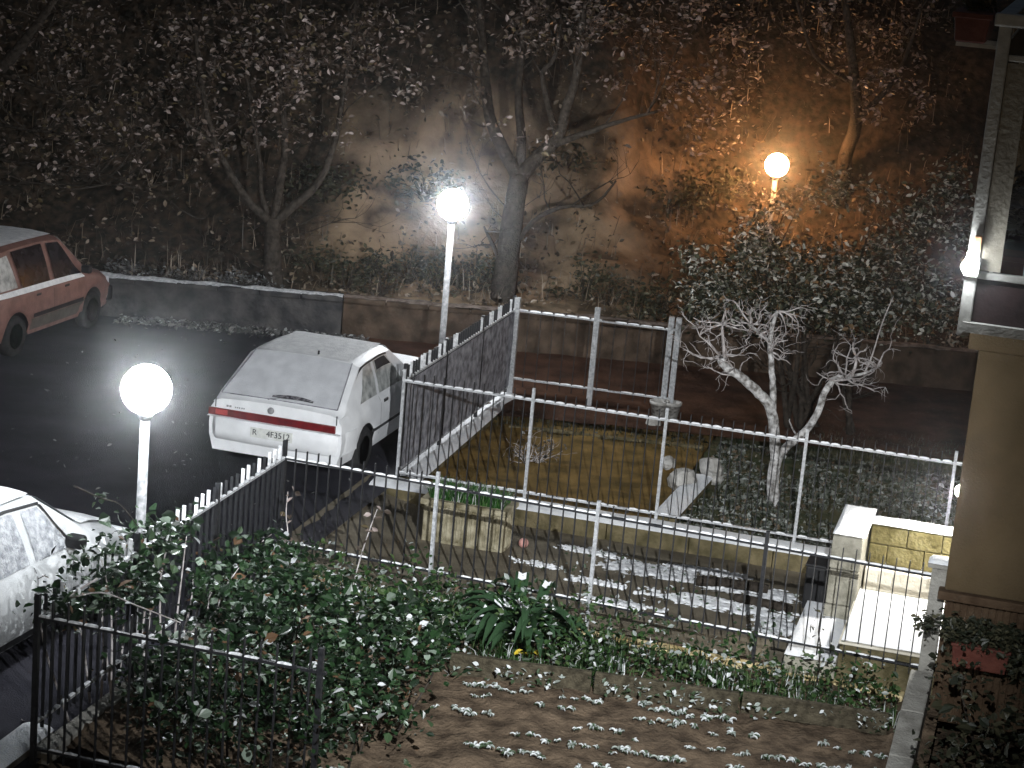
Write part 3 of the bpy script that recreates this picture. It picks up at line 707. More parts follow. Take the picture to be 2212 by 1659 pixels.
SILV = dict(len=3.56, w=1.62, rw=.62, fw=2.92, arch=.32, wheel=.28, paint=M['silverpaint'], tilt=.3,
            plan=[(0, .92), (.12, .98), (.3, 1), (.72, 1), (.9, .94), (1, .82)],
            roof=[(0, 1.00), (.08, 1.10), (.40, 1.37), (.9, 1.41), (1.5, 1.415), (2.06, 1.36), (2.68, .96), (3.0, .88), (3.4, .74), (3.56, .64)],
            belt=[(0, .86), (1.5, .86), (2.6, .84), (3.0, .78), (3.56, .58)],
            top=[(0, .60), (.4, .56), (1.5, .55), (2.06, .57), (2.68, .66), (3.56, .60)], extra=silver_extra)
hs = HEAD - R(3.0)
ds = Vector((math.cos(hs), math.sin(hs), 0)); rs = Vector((ds.y, -ds.x, 0))
car('parked_car', Vector((-3.36, 18.32, 0)) - ds * 3.5 - rs * .80, hs, 'pale silver small car with frosted windows behind the ivy-covered railing', SILV)

# ================================================================== ENTRANCE STEPS
def gbox(s0, s1, t0, t1, z0, z1):
    return MB().hexa([L(s0, t0, z0), L(s1, t0, z0), L(s1, t1, z0), L(s0, t1, z0), L(s0, t0, z1), L(s1, t0, z1), L(s1, t1, z1), L(s0, t1, z1)])
def gsnow(s0, s1, t0, t1, z, h=.03, n=24, sd=1, wob=.02):
    return MB().grid(n, n, lambda u, v: L(s0 + (s1 - s0) * u, t0 + (t1 - t0) * v, z + .003 + h * (1 + .35 * nz(u * 4, v * 4, 1, sd) + .2 * nz(u * 14, v * 14, 1, sd)) * min(1, min(u, 1 - u, v, 1 - v) * 8 + .15) ** .5))
st = thing('entrance_steps', L(5.9, .5, 0), 'snow-covered entrance steps with a block pier beside the building', 'steps')
gbox(5.14, 5.62, -.34, 1.30, -.15, .20).build('step', M['greyblock'], st, False, .015)
gbox(5.63, 6.62, -.32, 1.34, -.15, .41).build('landing', M['darkpaint'] if False else M['mossywall'], st, False, .015)
gbox(5.62, 6.64, -.345, 1.33, .41, .435).build('landing_slab', M['cream'], st, False, .006)
for o in (gsnow(5.14, 5.61, -.33, 1.28, .20, .03, 24, 4).build('snow_cover', M['snow'], st, True), gsnow(5.64, 6.62, -.33, 1.22, .435, .03, 24, 8).build('snow_cover', M['snow'], st, True)): o['kind'] = 'stuff'
gbox(5.66, 6.62, 1.26, 1.50, .435, .66).build('riser', M['cream'], st, False, .012)
# block pier: three courses of two blocks
zz = [.0, .36, .72, 1.06]
for i in range(3):
    for k, (a, b_) in enumerate([(.86, 1.36), (1.37, 1.92)] if i % 2 == 0 else [(.86, 1.14), (1.15, 1.92)]):
        gbox(5.345 + .006 * ((i + k) % 2), 5.645 - .004 * i, a, b_, zz[i] + .005, zz[i + 1] - .004).build('stone_block', M['greyblock'], st, False, .014)
zw = [.665, .865, 1.06]
for i in range(2):
    cuts = [5.66, 6.02, 6.36, 6.66] if i else [5.66, 5.84, 6.20, 6.66]
    for k in range(3):
        gbox(cuts[k] + .003, cuts[k + 1] - .003, 1.42 + .006 * ((i + k) % 2), 1.68, zw[i] + .003, zw[i + 1] - .003).build('stone_block', M['tufa'], st, False, .010)
o = gsnow(5.34, 5.66, .85, 1.93, 1.06, .035, 20, 3).build('snow_cover', M['snow'], st, True); o['kind'] = 'stuff'
o = gsnow(5.66, 6.64, 1.41, 1.69, 1.06, .03, 20, 5).build('snow_cover', M['snow'], st, True); o['kind'] = 'stuff'

bb = thing('storage_box', L(5.17, 2.0, -.12), 'black plastic box standing between the low wall and the steps', 'box')
gbox(5.02, 5.335, 1.98, 2.28, -.12, .34).build('box_body', M['black'], bb, False, .015)
gbox(5.01, 5.34, 1.97, 2.29, .34, .37).build('lid', M['black'], bb, False, .01)

# pillar closing the path railing
pb = L(6.36, -.04)
pi = thing('gate_pillar', (E1.x + .02, E1.y, 0), 'slim grey pillar with a snow cap at the building corner', 'pillar')
pc = E1 + Vector((.03, .0, 0))
MB().hexa([pc + B * a + A * b_ + Vector((0, 0, z)) for z in (-.05, 1.30) for a, b_ in ((-.07, -.07), (.07, -.07), (.07, .07), (-.07, .07))]).build('shaft', M['concrete'], pi, False, .012)
MB().hexa([pc + B * a + A * b_ + Vector((0, 0, z)) for z in (1.30, 1.34) for a, b_ in ((-.11, -.10), (.13, -.10), (.13, .10), (-.11, .10))]).build('cap', M['concrete'], pi, False, .008)
o = MB().grid(8, 8, lambda u, v: pc + B * (-.11 + .24 * u) + A * (-.10 + .20 * v) + Vector((0, 0, 1.345 + .035 * min(1, 6 * min(u, 1 - u, v, 1 - v)) ** .5))).build('snow_cap', M['snow'], pi, True); o['kind'] = 'stuff'
lowwall('border_wall', pc - A * .12 - B * .03, pc - A * 4.2 - B * .03, .20, .34, M['concrete'], 'low concrete border wall running from the pillar along the vegetable bed', .0, seed=14)

# ================================================================== PLANTER ON THE PATH
pl = thing('stone_planter', L(1.3, 2.3, -.12), 'fluted yellowish concrete planter box standing on the path', 'planter')
ps0, ps1, pt0, pt1, ph = .84, 1.76, 2.08, 2.50, .36
gbox(ps0, ps1, pt0, pt1, -.14, ph - .05).build('planter_body', M['planter'], pl, False, .015)
rs_ = MB()
for a, b_, c_, d_ in ((ps0 - .03, ps1 + .03, pt0 - .03, pt0 + .05), (ps0 - .03, ps1 + .03, pt1 - .05, pt1 + .03), (ps0 - .03, ps0 + .05, pt0 + .05, pt1 - .05), (ps1 - .05, ps1 + .03, pt0 + .05, pt1 - .05)):
    q = gbox(a, b_, c_, d_, ph - .06, ph); rs_.add(q.v, q.f)
rs_.build('rim', M['planter'], pl)
nr = 15
for i in range(nr):
    s_ = ps0 + .05 + (ps1 - ps0 - .10) * (i + .5) / nr
    gbox(s_ - .017, s_ + .017, pt0 - .018, pt0, -.08, ph - .07).build('flute', M['planter'], pl, False, .008)
for i in range(6):
    t_ = pt0 + .05 + (pt1 - pt0 - .10) * (i + .5) / 6
    gbox(ps1, ps1 + .018, t_ - .017, t_ + .017, -.08, ph - .07).build('flute', M['planter'], pl, False, .008)
gbox(ps0 + .05, ps1 - .05, pt0 + .05, pt1 - .05, ph - .10, ph - .04).build('planter_soil', M['soil'], pl)
gp = [L(ps0 + .05 + (ps1 - ps0 - .1) * random.random(), pt0 + .04 + (pt1 - pt0 - .08) * random.random(), ph - .045) for _ in range(2200)]
gt = tag(blades(gp, .17, .007, 3, .9).build('grass_plant', M['leaf_grass']), 'bright green grass filling the fluted concrete planter', 'grass', kind='thing')

cs_ = [L(a, b_, path_z(b_) + .02) for a, b_ in [(3.0, 2.45), (3.4, 2.4), (3.8, 2.3), (4.2, 2.35), (4.6, 2.2), (3.6, 1.6), (4.0, 1.5), (4.5, 1.5), (4.9, 1.3), (4.85, .9), (2.6, 2.7), (2.4, 1.9), (3.2, 1.0), (2.9, 1.6)]]
tag(leaves(clumps(450, cs_, (.22, .10, .012), 12), .05, 12, .8).build('frosted_leaves', M['leaf_snowy']), 'snow-covered fallen leaves strewn over the path', 'leaves', kind='stuff')
# pink ball, planks and snow patches on the path
o = MB().lathe([(max(.001, .055 * math.sin(math.pi * i / 12)), .07 - .055 * math.cos(math.pi * i / 12)) for i in range(13)], 18, L(1.90, 2.44, -.15)).build('ball', M['pink'], None, True)
tag(o, 'small faded pink ball on the path beside the concrete planter', 'ball')
def patch(cs, ct, ls, lt, h, seed, name='snow'):
    n = 40; me = MB()
    def fn(u, v):
        a, b_ = u * 2 - 1, v * 2 - 1
        e = 1 - math.hypot(a, b_) + .55 * nz(a * 2 + seed, b_ * 2, 1.2, seed) + .35 * nz(a * 5, b_ * 5, 1.4, seed + 3)
        e += .5 * nz(a * 9 * ls, b_ * 9 * lt, 1.3, seed + 8) + .4 * nz(a * 22 * ls, b_ * 22 * lt, 1.3, seed + 11) - .12
        return L(cs + ls * a, ct + lt * b_, path_z(ct + lt * b_) + .008 + max(-.04, min(h * .8, e * .05)) + .012 * nz(a * 30 * ls, b_ * 30 * lt, 1, seed))
    me.grid(n * 2, n, fn); o = me.build(name, M['frost'] if seed % 2 else M['snow'], None, True); o['kind'] = 'stuff'; o['label'] = 'thin patch of snow lying on the path'; o['category'] = 'snow'
for i, q in enumerate([(3.35, 2.40, .70, .30, .03), (2.6, 2.75, .40, .16, .02), (4.4, 2.25, .75, .24, .04), (4.2, 1.55, .85, .26, .025), (4.9, 1.15, .30, .40, .04), (2.2, 1.9, .3, .12, .02), (3.3, 1.0, .5, .12, .016), (2.9, 1.6, .35, .12, .018), (3.9, 2.75, .5, .14, .03)]): patch(*q, seed=i * 2 + 3 + (i % 2))
for i, (s_, t_, a, ln) in enumerate([(4.25, 2.20, .12, .75), (4.65, 1.75, -.05, .6)]):
    p = L(s_ - ln / 2, t_ - a / 2, -.07); q = L(s_ + ln / 2, t_ + a / 2, -.075)
    tag(MB().tube(smooth_path([p, p * .5 + q * .5 + Vector((0, 0, .015)), q], 3), [.055, .06, .055, .05, .055, .06, .05], 10).build('log', M['bark'], None, True), ['dark log half buried in snow by the low wall', 'short dark log lying across the snowy path before the black box'][i], 'log')

# ================================================================== BUILDING END, right
def bbox(s0, s1, t0, t1, z0, z1): # frame at the building corner
    K = Vector((3.98, 17.28, 0)); f = lambda s, t, z: K + B * s + A * t + Vector((0, 0, z))
    return MB().hexa([f(s0, t0, z0), f(s1, t0, z0), f(s1, t1, z0), f(s0, t1, z0), f(s0, t0, z1), f(s1, t0, z1), f(s1, t1, z1), f(s0, t1, z1)])
bd = thing('apartment_building', (3.98, 17.28, 0), 'ochre plastered end wall of the house with a ledge and brown cladding below', 'building')
bbox(.0, 9, .02, .55, 1.14, 3.34).build('wall', M['plaster'], bd, False, .01)
bbox(.16, 9, .56, 6, .0, 3.33).build('entrance_wall', M['plaster'], bd)
bbox(-.09, 9, -.06, 6, 3.34, 9.5).build('upper_wall', M['plaster'], bd, False, .01)
bbox(-.05, 9, -.05, .56, 1.06, 1.14).build('ledge', M['stripes'], bd, False, .01)
bbox(.02, 9, .04, .555, -.1, 1.06).build('base_wall', M['stripes'], bd)
for i in range(36):
    s_ = .05 + i * .062
    bbox(s_, s_ + .048, .012 - .006 * (i % 3 == 0), .04, -.08, 1.055).build('cladding_board', M['stripes'], bd, False, .006)
# lamp beside the entrance, just peeping past the corner
wlp = Vector((4.372, 18.86, 1.62))
wlt = thing('wall_lamp', wlp, 'lit entrance lamp just peeping past the building corner above the steps', 'lamp')
MB().lathe([(max(.001, .06 * math.sin(math.pi * i / 14)), -.06 * math.cos(math.pi * i / 14)) for i in range(15)], 18, wlp).build('lamp_glass', M['walllamp'], wlt, True)
MB().beam(wlp + B * .05, wlp + B * .35, .07, .09).build('bracket', M['iron'], wlt, False, .01)
# hanging flower box on the cladding
fb = thing('flower_box', (4.22, 16.95, .55), 'dark red flower box with a trailing plant hung on the brown cladding', 'flower box')
K_ = Vector((3.98, 17.28, 0))
def kf(s, t, z): return K_ + B * s + A * t + Vector((0, 0, z))
MB().hexa([kf(a, b_, z) for z, w in ((.52, .0), (.74, .02)) for a, b_ in ((.16 - w, -.20 - w), (.62 + w, -.20 - w), (.62 + w, -.01), (.16 - w, -.01))]).build('box_body', M['terracotta'], fb, False, .01)
MB().hexa([kf(a, b_, z) for z in (.72, .745) for a, b_ in ((.13, -.23), (.65, -.23), (.65, -.01), (.13, -.01))]).build('rim', M['terracotta'], fb, False, .006)
cl = [kf(.05 + random.random() * .66, -.16 + random.uniform(-.06, .06), .80 + random.uniform(-.06, .12)) for _ in range(60)] + [kf(.70 + random.uniform(-.05, .08), -.14, .62 + random.uniform(-.1, .1)) for _ in range(12)] + [kf(-.08 - .05 * random.random(), -.16, .86 + random.uniform(-.05, .05)) for _ in range(6)]
tag(leaves(clumps(1500, cl, .045, 4), .055, 4).build('trailing_plant', M['leaf_dark']), 'dark trailing plant spilling from the red flower box', 'plant')

# ================================================================== BALCONY (same floor as the viewer)
BK = Vector((1.745, 8.0, 5.46))
def bl(s, t, z): return BK + B * s + A * t + Vector((0, 0, z))
def lbox(s0, s1, t0, t1, z0, z1):
    return MB().hexa([bl(s0, t0, z0), bl(s1, t0, z0), bl(s1, t1, z0), bl(s0, t1, z0), bl(s0, t0, z1), bl(s1, t0, z1), bl(s1, t1, z1), bl(s0, t1, z1)])
bc = thing('balcony', BK, 'grey railed balcony at the right edge with red flower pots', 'balcony')
lbox(.03, 1.75, .02, 3.4, -.14, .055).build('slab', M['darkpaint'], bc)
lbox(.02, 1.75, -.015, .02, -.14, -.10).build('slab_edge', M['greymetal'], bc)
lbox(0, .05, 0, .05, -.16, 1.10).build('post', M['greymetal'], bc, False, .006)
lbox(0, .05, 3.3, 3.35, -.10, 1.10).build('post', M['greymetal'], bc, False, .006)
lbox(-.02, 1.75, -.012, .062, 1.06, 1.11).build('rail', M['greymetal'], bc, False, .008)
lbox(.05, 1.75, .01, .04, .93, .955).build('rail', M['greymetal'], bc, False, .005)
lbox(.05, 1.75, .01, .04, .075, .105).build('rail', M['greymetal'], bc, False, .005)
lbox(-.01, .06, .062, 3.35, 1.06, 1.11).build('rail', M['greymetal'], bc, False, .008)
for k in range(12): lbox(.092 + k * .13, .108 + k * .13, .018, .034, .10, .94).build('baluster', M['greymetal'], bc)
lbox(.052, .135, .012, .024, .11, .925).build('corner_panel', M['panelgrey'], bc)
lbox(.02, .03, .06, 3.3, .02, .98).build('side_panel', M['panelgrey'], bc)
# facade the balcony is fixed to and the rest of the house, outside the picture
hb = thing('house_front', (3.5, 6, 0), 'plastered house front that carries the balcony', 'building')
MB().hexa([BK + B * a + A * b_ + Vector((0, 0, z - 5.46)) for z in (-.1, 10) for a, b_ in ((1.76, -5.0), (9, -5.0), (9, 7.5), (1.76, 7.5))]).build('wall', M['plaster'], hb)
# flower boxes and pots
def potbox(s0, s1, t0, t1, z0, z1, label, plant=None):
    o = thing('flower_box', bl((s0 + s1) / 2, (t0 + t1) / 2, z0), label, 'flower box')
    w = .012
    MB().hexa([bl(s0 + w, t0 + w, z0), bl(s1 - w, t0 + w, z0), bl(s1 - w, t1 - w, z0), bl(s0 + w, t1 - w, z0), bl(s0, t0, z1), bl(s1, t0, z1), bl(s1, t1, z1), bl(s0, t1, z1)]).build('box_body', M['terracotta'], o, False, .008)
    q = lbox(s0 - .008, s1 + .008, t0 - .008, t1 + .008, z1 - .018, z1 + .004); q.build('rim', M['terracotta'], o, False, .004)
    return o
potbox(-.175, -.035, .02, .55, .985, 1.095, 'terracotta flower box hung outside the top rail of the balcony')
lbox(-.16, -.0, .10, .12, .965, .98).build('box_bracket', M['greymetal'], bc)
lbox(-.16, -.0, .40, .42, .965, .98).build('box_bracket', M['greymetal'], bc)
potbox(.125, .30, .09, .26, .057, .165, 'red flower pot on the balcony floor behind the balusters')
cl = [bl(.21 + random.uniform(-.08, .08), .18 + random.uniform(-.05, .05), .25 + random.random() * .25) for _ in range(30)]
tag(leaves(clumps(500, cl, .025, 8), .05, 9).build('potted_plant', M['leaf_dark']), 'dark leafy plant in the red pot on the balcony', 'plant')
cl = [bl(-.10 + random.uniform(-.04, .04), .25 + random.uniform(-.09, .09), 1.12 + random.random() * .05) for _ in range(20)]
tag(leaves(clumps(260, cl, .02, 18), .035, 19).build('potted_plant', M['leaf_dark']), 'withered dark plant in the hanging balcony box', 'plant')
# LED floodlight on the corner post
fl = thing('flood_light', bl(.0, -.03, .12), 'small bright white floodlight at the foot of the balcony post', 'lamp')
lbox(-.005, .055, -.03, -.002, .085, .165).build('lamp_housing', M['greymetal'], fl, False, .006)
MB().lathe([(.001, -.018), (.024, -.014), (.032, 0), (.032, .012), (.001, .012)], 20, bl(.018, -.036, .125), 'y').build('lens', M['led'], fl, True)
MB().lathe([(.001, -.010), (.010, -.008), (.012, 0), (.001, .002)], 12, bl(.012, -.036, .178), 'y').build('indicator', M['led'], fl, True)
lbox(.02, .05, -.02, -.004, .19, .25).build('orange_cover', M['orangecloth'], fl, False, .006)
sl = bpy.data.lights.new('flood_beam', 'SPOT'); sl.energy = FLOOD_W; sl.color = (.95, .98, 1.0); sl.shadow_soft_size = .03
sl.spot_size = R(60); sl.spot_blend = 1.0
so = bpy.data.objects.new('flood_beam', sl); COL.objects.link(so)
so.location = bl(-.03, -.05, .125)
so.rotation_euler = (Vector((-.5, 22.0, .3)) - so.location).to_track_quat('-Z', 'Y').to_euler()

# ================================================================== TREES
def tree(name, base, label, limbs, bark_m, group=None, leaf_pts=None, leaf_m=None, leaf_size=.07, tw=None, seed=1, cat='tree', twig_m=None, leafupd=.35):
    t = thing(name, base, label, cat, group); rnd = random.Random(seed)
    m = MB(); tips = []
    for pts, r0, r1 in limbs:
        P = limb(m, pts, r0, r1, 3, 9, .006, rnd)
        tips += P[len(P) // 2:]
        if tw:
            tm = tw['mb']
            for _ in range(tw['n']):
                q = P[rnd.randint(int(len(P) * tw.get('from', .4)), len(P) - 1)]
                d = Vector((rnd.uniform(-1, 1), rnd.uniform(-.8, .8), rnd.uniform(-.2, 1)))
                twigs(tm, q, d, rnd.uniform(*tw['len']), tw['r'], tw['depth'], rnd, tips, tw.get('up', .1))
    m.build('trunk', bark_m, t, True)
    if tw: tw['mb'].build('twigs', twig_m or bark_m, t, True)['kind'] = 'stuff'
    if leaf_pts is not None: leaves(leaf_pts(tips), leaf_size, seed, leafupd).build('crown', leaf_m, t)
    return t
def cloud(n, boxes, k, spread, seed):
    """clumped points inside picture-measured boxes ((u0,u1),(v0,v1),(y0,y1))"""
    r = random.Random(seed); cs = []
    for (u, v, y) in boxes:
        for _ in range(k): yy = r.uniform(*y); cs.append(px(r.uniform(*u), r.uniform(*v), yy))
    return clumps(n, cs, spread, seed)
# fork tree behind the middle lamp
b0 = px(1085, 655, 31.2)
limbs = [([b0 - Vector((0, 0, .3)), b0, px(1095, 560, 31.1), px(1108, 460, 31.0), px(1122, 375, 31.0)], .23, .145),
         ([px(1120, 385, 31), px(1080, 310, 31.0), px(1058, 250, 31.1), px(1048, 170, 31.3), px(1040, 60, 31.6), px(1032, -60, 32)], .11, .05),
         ([px(1122, 385, 31), px(1126, 300, 31.2), px(1120, 200, 31.6), px(1130, 60, 32), px(1120, -70, 32.4)], .085, .04),
         ([px(1125, 380, 31), px(1165, 335, 30.9), px(1205, 300, 30.8), px(1225, 230, 30.7), px(1248, 150, 30.6), px(1260, 20, 30.5)], .12, .05),
         ([px(1205, 300, 30.8), px(1185, 230, 31.0), px(1172, 160, 31.2), px(1200, 120, 31.2), px(1215, 20, 31.3)], .06, .02),
         ([px(1195, 312, 30.8), px(1260, 290, 30.6), px(1330, 265, 30.4), px(1420, 240, 30.2)], .06, .02),
         ([px(1100, 545, 31.1), px(1150, 480, 31.0), px(1210, 448, 30.9), px(1285, 440, 30.8), px(1330, 390, 30.7)], .05, .015),
         ([px(1092, 590, 31.1), px(1065, 530, 31.0), px(1045, 490, 30.9)], .05, .015),
         ([px(1068, 290, 31), px(1045, 220, 30.8), px(1025, 180, 30.7)], .03, .01)]
tree('fork_tree', b0, 'tall forked bare-trunked tree right behind the middle white lamp', limbs, M['bark'], None,
     lambda tips: np.concatenate([cloud(2600, [((1260, 1640), (20, 210), (31.5, 34.5)), ((1420, 1680), (60, 330), (33.8, 36)), ((1100, 1300), (-20, 110), (30, 32)), ((1300, 1650), (-60, 60), (31.5, 34.5))], 26, .11, 3), np.array([tuple(x) for x in tips if x.z > 3.0] or [(0, 31, 4)]) + .02]),
     M['leaf_autumn'], .085, dict(mb=MB(), n=3, len=(.5, 1.2), r=.014, depth=2), 4)
# multi-stem tree on the left
b1 = px(590, 612, 31.2)
limbs = [([b1 - Vector((0, 0, .3)), b1, px(588, 540, 31.1), px(590, 470, 31.0)], .17, .12),
         ([px(586, 480, 31), px(540, 440, 30.9), px(500, 380, 30.8), px(465, 310, 30.7), px(440, 210, 30.6), px(420, 60, 30.5)], .075, .03),
         ([px(590, 480, 31), px(605, 400, 31.1), px(615, 300, 31.3), px(605, 150, 31.6), px(620, -40, 32)], .08, .03),
         ([px(594, 480, 31), px(640, 440, 31.0), px(690, 390, 31.0), px(725, 300, 31.1), px(745, 180, 31.3), px(770, 0, 31.5)], .075, .03),
         ([px(590, 490, 31), px(565, 420, 31.2), px(560, 340, 31.4), px(540, 220, 31.6), px(520, 40, 32)], .05, .02),
         ([px(465, 310, 30.7), px(420, 280, 30.5), px(380, 240, 30.3)], .03, .01)]
tree('leafy_tree', b1, 'spreading multi-stemmed tree behind the far wall, left of the middle lamp', limbs, M['bark'], None,
     lambda tips: np.concatenate([cloud(2500, [((450, 880), (-20, 180), (29.5, 32.5)), ((560, 900), (40, 300), (29.8, 32)), ((380, 640), (60, 330), (30, 33))], 26, .13, 13), np.array([tuple(x) for x in tips if x.z > 2.8] or [(0, 31, 4)]) + .02]),
     M['leaf_autumn'], .08, dict(mb=MB(), n=4, len=(.5, 1.3), r=.012, depth=2), 14)
# tree reaching in from the left edge
b2 = Vector((-8.6, 31.8, bank_z(-8.6, 31.8)))
limbs = [([b2 - Vector((0, 0, .3)), b2 + Vector((0, 0, .1)), b2 + Vector((.1, -.3, 1.2)), px(-60, 230, 29.6), px(0, 150, 29.2), px(60, 80, 29.0), px(140, -30, 28.8)], .2, .04),
         ([px(-10, 158, 29.2), px(60, 178, 29.1), px(110, 200, 29.0), px(150, 202, 28.9)], .03, .008),
         ([px(-60, 250, 29.6), px(0, 268, 29.3), px(60, 280, 29.0), px(110, 284, 28.9)], .04, .010),
         ([px(-60, 330, 29.8), px(60, 355, 29.4), px(180, 360, 29.2), px(260, 390, 29.0), px(310, 410, 29)], .03, .006),
         ([px(-60, 400, 29.8), px(60, 395, 29.4), px(160, 400, 29.2), px(240, 396, 29.0)], .025, .006)]
tree('leafy_tree', b2, 'dark tree reaching in from the left edge above the red car', limbs, M['bark'], None,
     lambda tips: np.concatenate([cloud(1000, [((-20, 280), (0, 240), (28.6, 31)), ((-20, 330), (230, 470), (28.8, 31)), ((150, 430), (20, 300), (29, 31.5))], 24, .13, 23), np.array([tuple(x) for x in tips if x.z > 2.2]) + .02]),
     M['leaf_autumn'], .075, dict(mb=MB(), n=7, len=(.5, 1.2), r=.013, depth=2), 24)
# tree at the upper right, lit orange
b3 = Vector((5.6, 36.8, bank_z(5.6, 36.8)))
limbs = [([b3 - Vector((0, 0, .3)), b3 + Vector((0, -.1, .8)), px(1850, 260, 34), px(1840, 120, 33), px(1820, -40, 32.5)], .16, .05),
         ([px(1850, 260, 34), px(1940, 160, 33), px(1990, 20, 32)], .06, .02), ([px(1845, 180, 33.4), px(1760, 120, 32.5), px(1720, 0, 32)], .05, .02)]
tree('leafy_tree', b3, 'sparse tree with rust-coloured leaves above the orange lamp', limbs, M['bark'], None,
     lambda tips: np.concatenate([cloud(900, [((1760, 2010), (-10, 180), (31.5, 34)), ((1850, 2000), (60, 270), (31.5, 34))], 22, .10, 33), np.array([tuple(x) for x in tips]) + .02]),
     M['leaf_autumn'], .08, dict(mb=MB(), n=7, len=(.5, 1.2), r=.012, depth=2), 34)

# pruned pale tree in the garden
tb = Vector((3.26, 23.6, -.08)); Y = 23.58
limbs = [([tb - Vector((0, 0, .1)), tb, px(1670, 1040, Y), px(1678, 985, Y)], .080, .072),
         ([px(1676, 995, Y), px(1672, 930, Y - .05), px(1664, 880, Y - .1), px(1640, 850, Y - .15), px(1612, 825, Y - .2), px(1592, 808, Y - .25), px(1565, 790, Y - .3), px(1556, 770, Y - .3)], .070, .046),
         ([px(1668, 900, Y - .05), px(1670, 850, Y + .02), px(1666, 790, Y + .08), px(1664, 735, Y + .1), px(1672, 690, Y + .12), px(1680, 670, Y + .12)], .045, .018),
         ([px(1678, 990, Y), px(1700, 965, Y + .08), px(1735, 935, Y + .15), px(1765, 895, Y + .2), px(1780, 850, Y + .25), px(1800, 822, Y + .3), px(1828, 815, Y + .32)], .052, .034),
         ([px(1828, 815, Y + .32), px(1870, 805, Y + .3), px(1900, 790, Y + .25)], .020, .009),
         ([px(1664, 740, Y + .1), px(1640, 720, Y + .0), px(1620, 700, Y - .1)], .024, .010),
         ([px(1725, 945, Y + .13), px(1710, 925, Y), px(1705, 905, Y - .05)], .014, .006)]
tm = MB(); rnd = random.Random(5); tips = []
for (u, v, y_, n, s) in [(1556, 770, Y - .3, 9, .45), (1600, 812, Y - .25, 5, .4), (1640, 722, Y, 7, .4), (1622, 700, Y - .1, 6, .35), (1680, 672, Y + .12, 7, .32), (1825, 815, Y + .3, 8, .42), (1800, 822, Y + .3, 5, .35), (1895, 792, Y + .25, 5, .3), (1560, 700, Y - .35, 8, .3), (1666, 760, Y + .1, 5, .3), (1850, 770, Y + .3, 7, .26)]:
    p = px(u, v, y_)
    for _ in range(n): twigs(tm, p, (rnd.uniform(-1.2, 1.2), rnd.uniform(-.8, .8), rnd.uniform(-.45, .75)), rnd.uniform(.6, 1.25) * s, .0125, 2, rnd, tips, -.02, (1, 3), .62)
limb(tm, [px(1565, 775, Y - .3), px(1562, 735, Y - .32), px(1560, 700, Y - .35), px(1568, 670, Y - .35)], .022, .010)
limb(tm, [px(1840, 812, Y + .3), px(1848, 790, Y + .3), px(1850, 770, Y + .3)], .022, .012)
limb(tm, [px(1868, 805, Y + .3), px(1885, 765, Y + .3), px(1905, 700, Y + .3), px(1930, 640, Y + .3)], .012, .005)
tt = thing('pruned_tree', tb, 'small pruned bare tree with pale forked trunk in the middle garden', 'tree')
m = MB()
for pts, r0, r1 in limbs: limb(m, pts, r0, r1, 4, 10, .006, rnd)
m.build('trunk', M['palebark'], tt, True); tm.build('twigs', M['twig'], tt, True)['kind'] = 'stuff'

# laurel bush behind it
lb = Vector((4.1, 27.2, .0))
cl = []
r_ = random.Random(3)
for _ in range(230):
    u = r_.uniform(1490, 2095); top = 470 + 90 * math.cos((u - 1780) / 160) - 70 * (u > 1980) + (120 if u < 1600 else 0)
    v = r_.uniform(top - 20, 700); cl.append(px(u, v, r_.uniform(25.8, 28.4)))
for u, v in [(1640, 470), (1700, 440), (1760, 430), (1800, 385), (1812, 395), (1815, 420), (1870, 420), (1900, 440), (1960, 440), (2040, 395), (2060, 380), (2050, 430), (1985, 470), (1600, 540), (1530, 620), (1510, 650)]:
    for _ in range(2): cl.append(px(u + r_.uniform(-8, 8), v + r_.uniform(-8, 8), r_.uniform(26.6, 27.6)))
limbs = []
for k in range(9):
    a = r_.uniform(1560, 2060); q = px(a, r_.uniform(480, 620), r_.uniform(26.4, 27.8))
    limbs.append(([lb + Vector((r_.uniform(-.5, .8), r_.uniform(-.2, .2), -.1)), lb * .5 + q * .5 + Vector((0, 0, -.2)), q], .05, .012))
tree('laurel_bush', lb, 'big evergreen laurel bush with pale glossy leaves behind the bare tree', limbs, M['bark'], None, lambda tips: clumps(14000, cl, .13, 6), M['leaf_laurel'], .068, dict(mb=MB(), n=3, len=(.4, .8), r=.012, depth=1), 6, cat='bush', leafupd=.6)
# orange-lit twigs in front of the orange lamp
cl = [px(u, v, 34.6 + random.uniform(-.3, .3)) for u, v in [(1630, 430), (1660, 425), (1690, 432), (1720, 415), (1745, 412), (1600, 420), (1650, 450), (1680, 440), (1705, 425), (1612, 400), (1580, 450), (1640, 460), (1700, 460), (1600, 480), (1560, 500), (1660, 490)]]
ob = px(1660, 520, 34.6); ob.z = bank_z(ob.x, ob.y)
limbs = [([ob - Vector((0, 0, .1)), ob * .5 + c_ * .5 + Vector((0, 0, .05)), c_], .018, .004) for c_ in cl[::2]]
tree('hedge_shrub', ob, 'spindly shrub glowing orange right under the orange lamp', limbs, M['bark'], None, lambda tips: clumps(420, cl, (.10, .12, .05), 9), M['leaf_autumn'], .075, None, 9, cat='shrub')

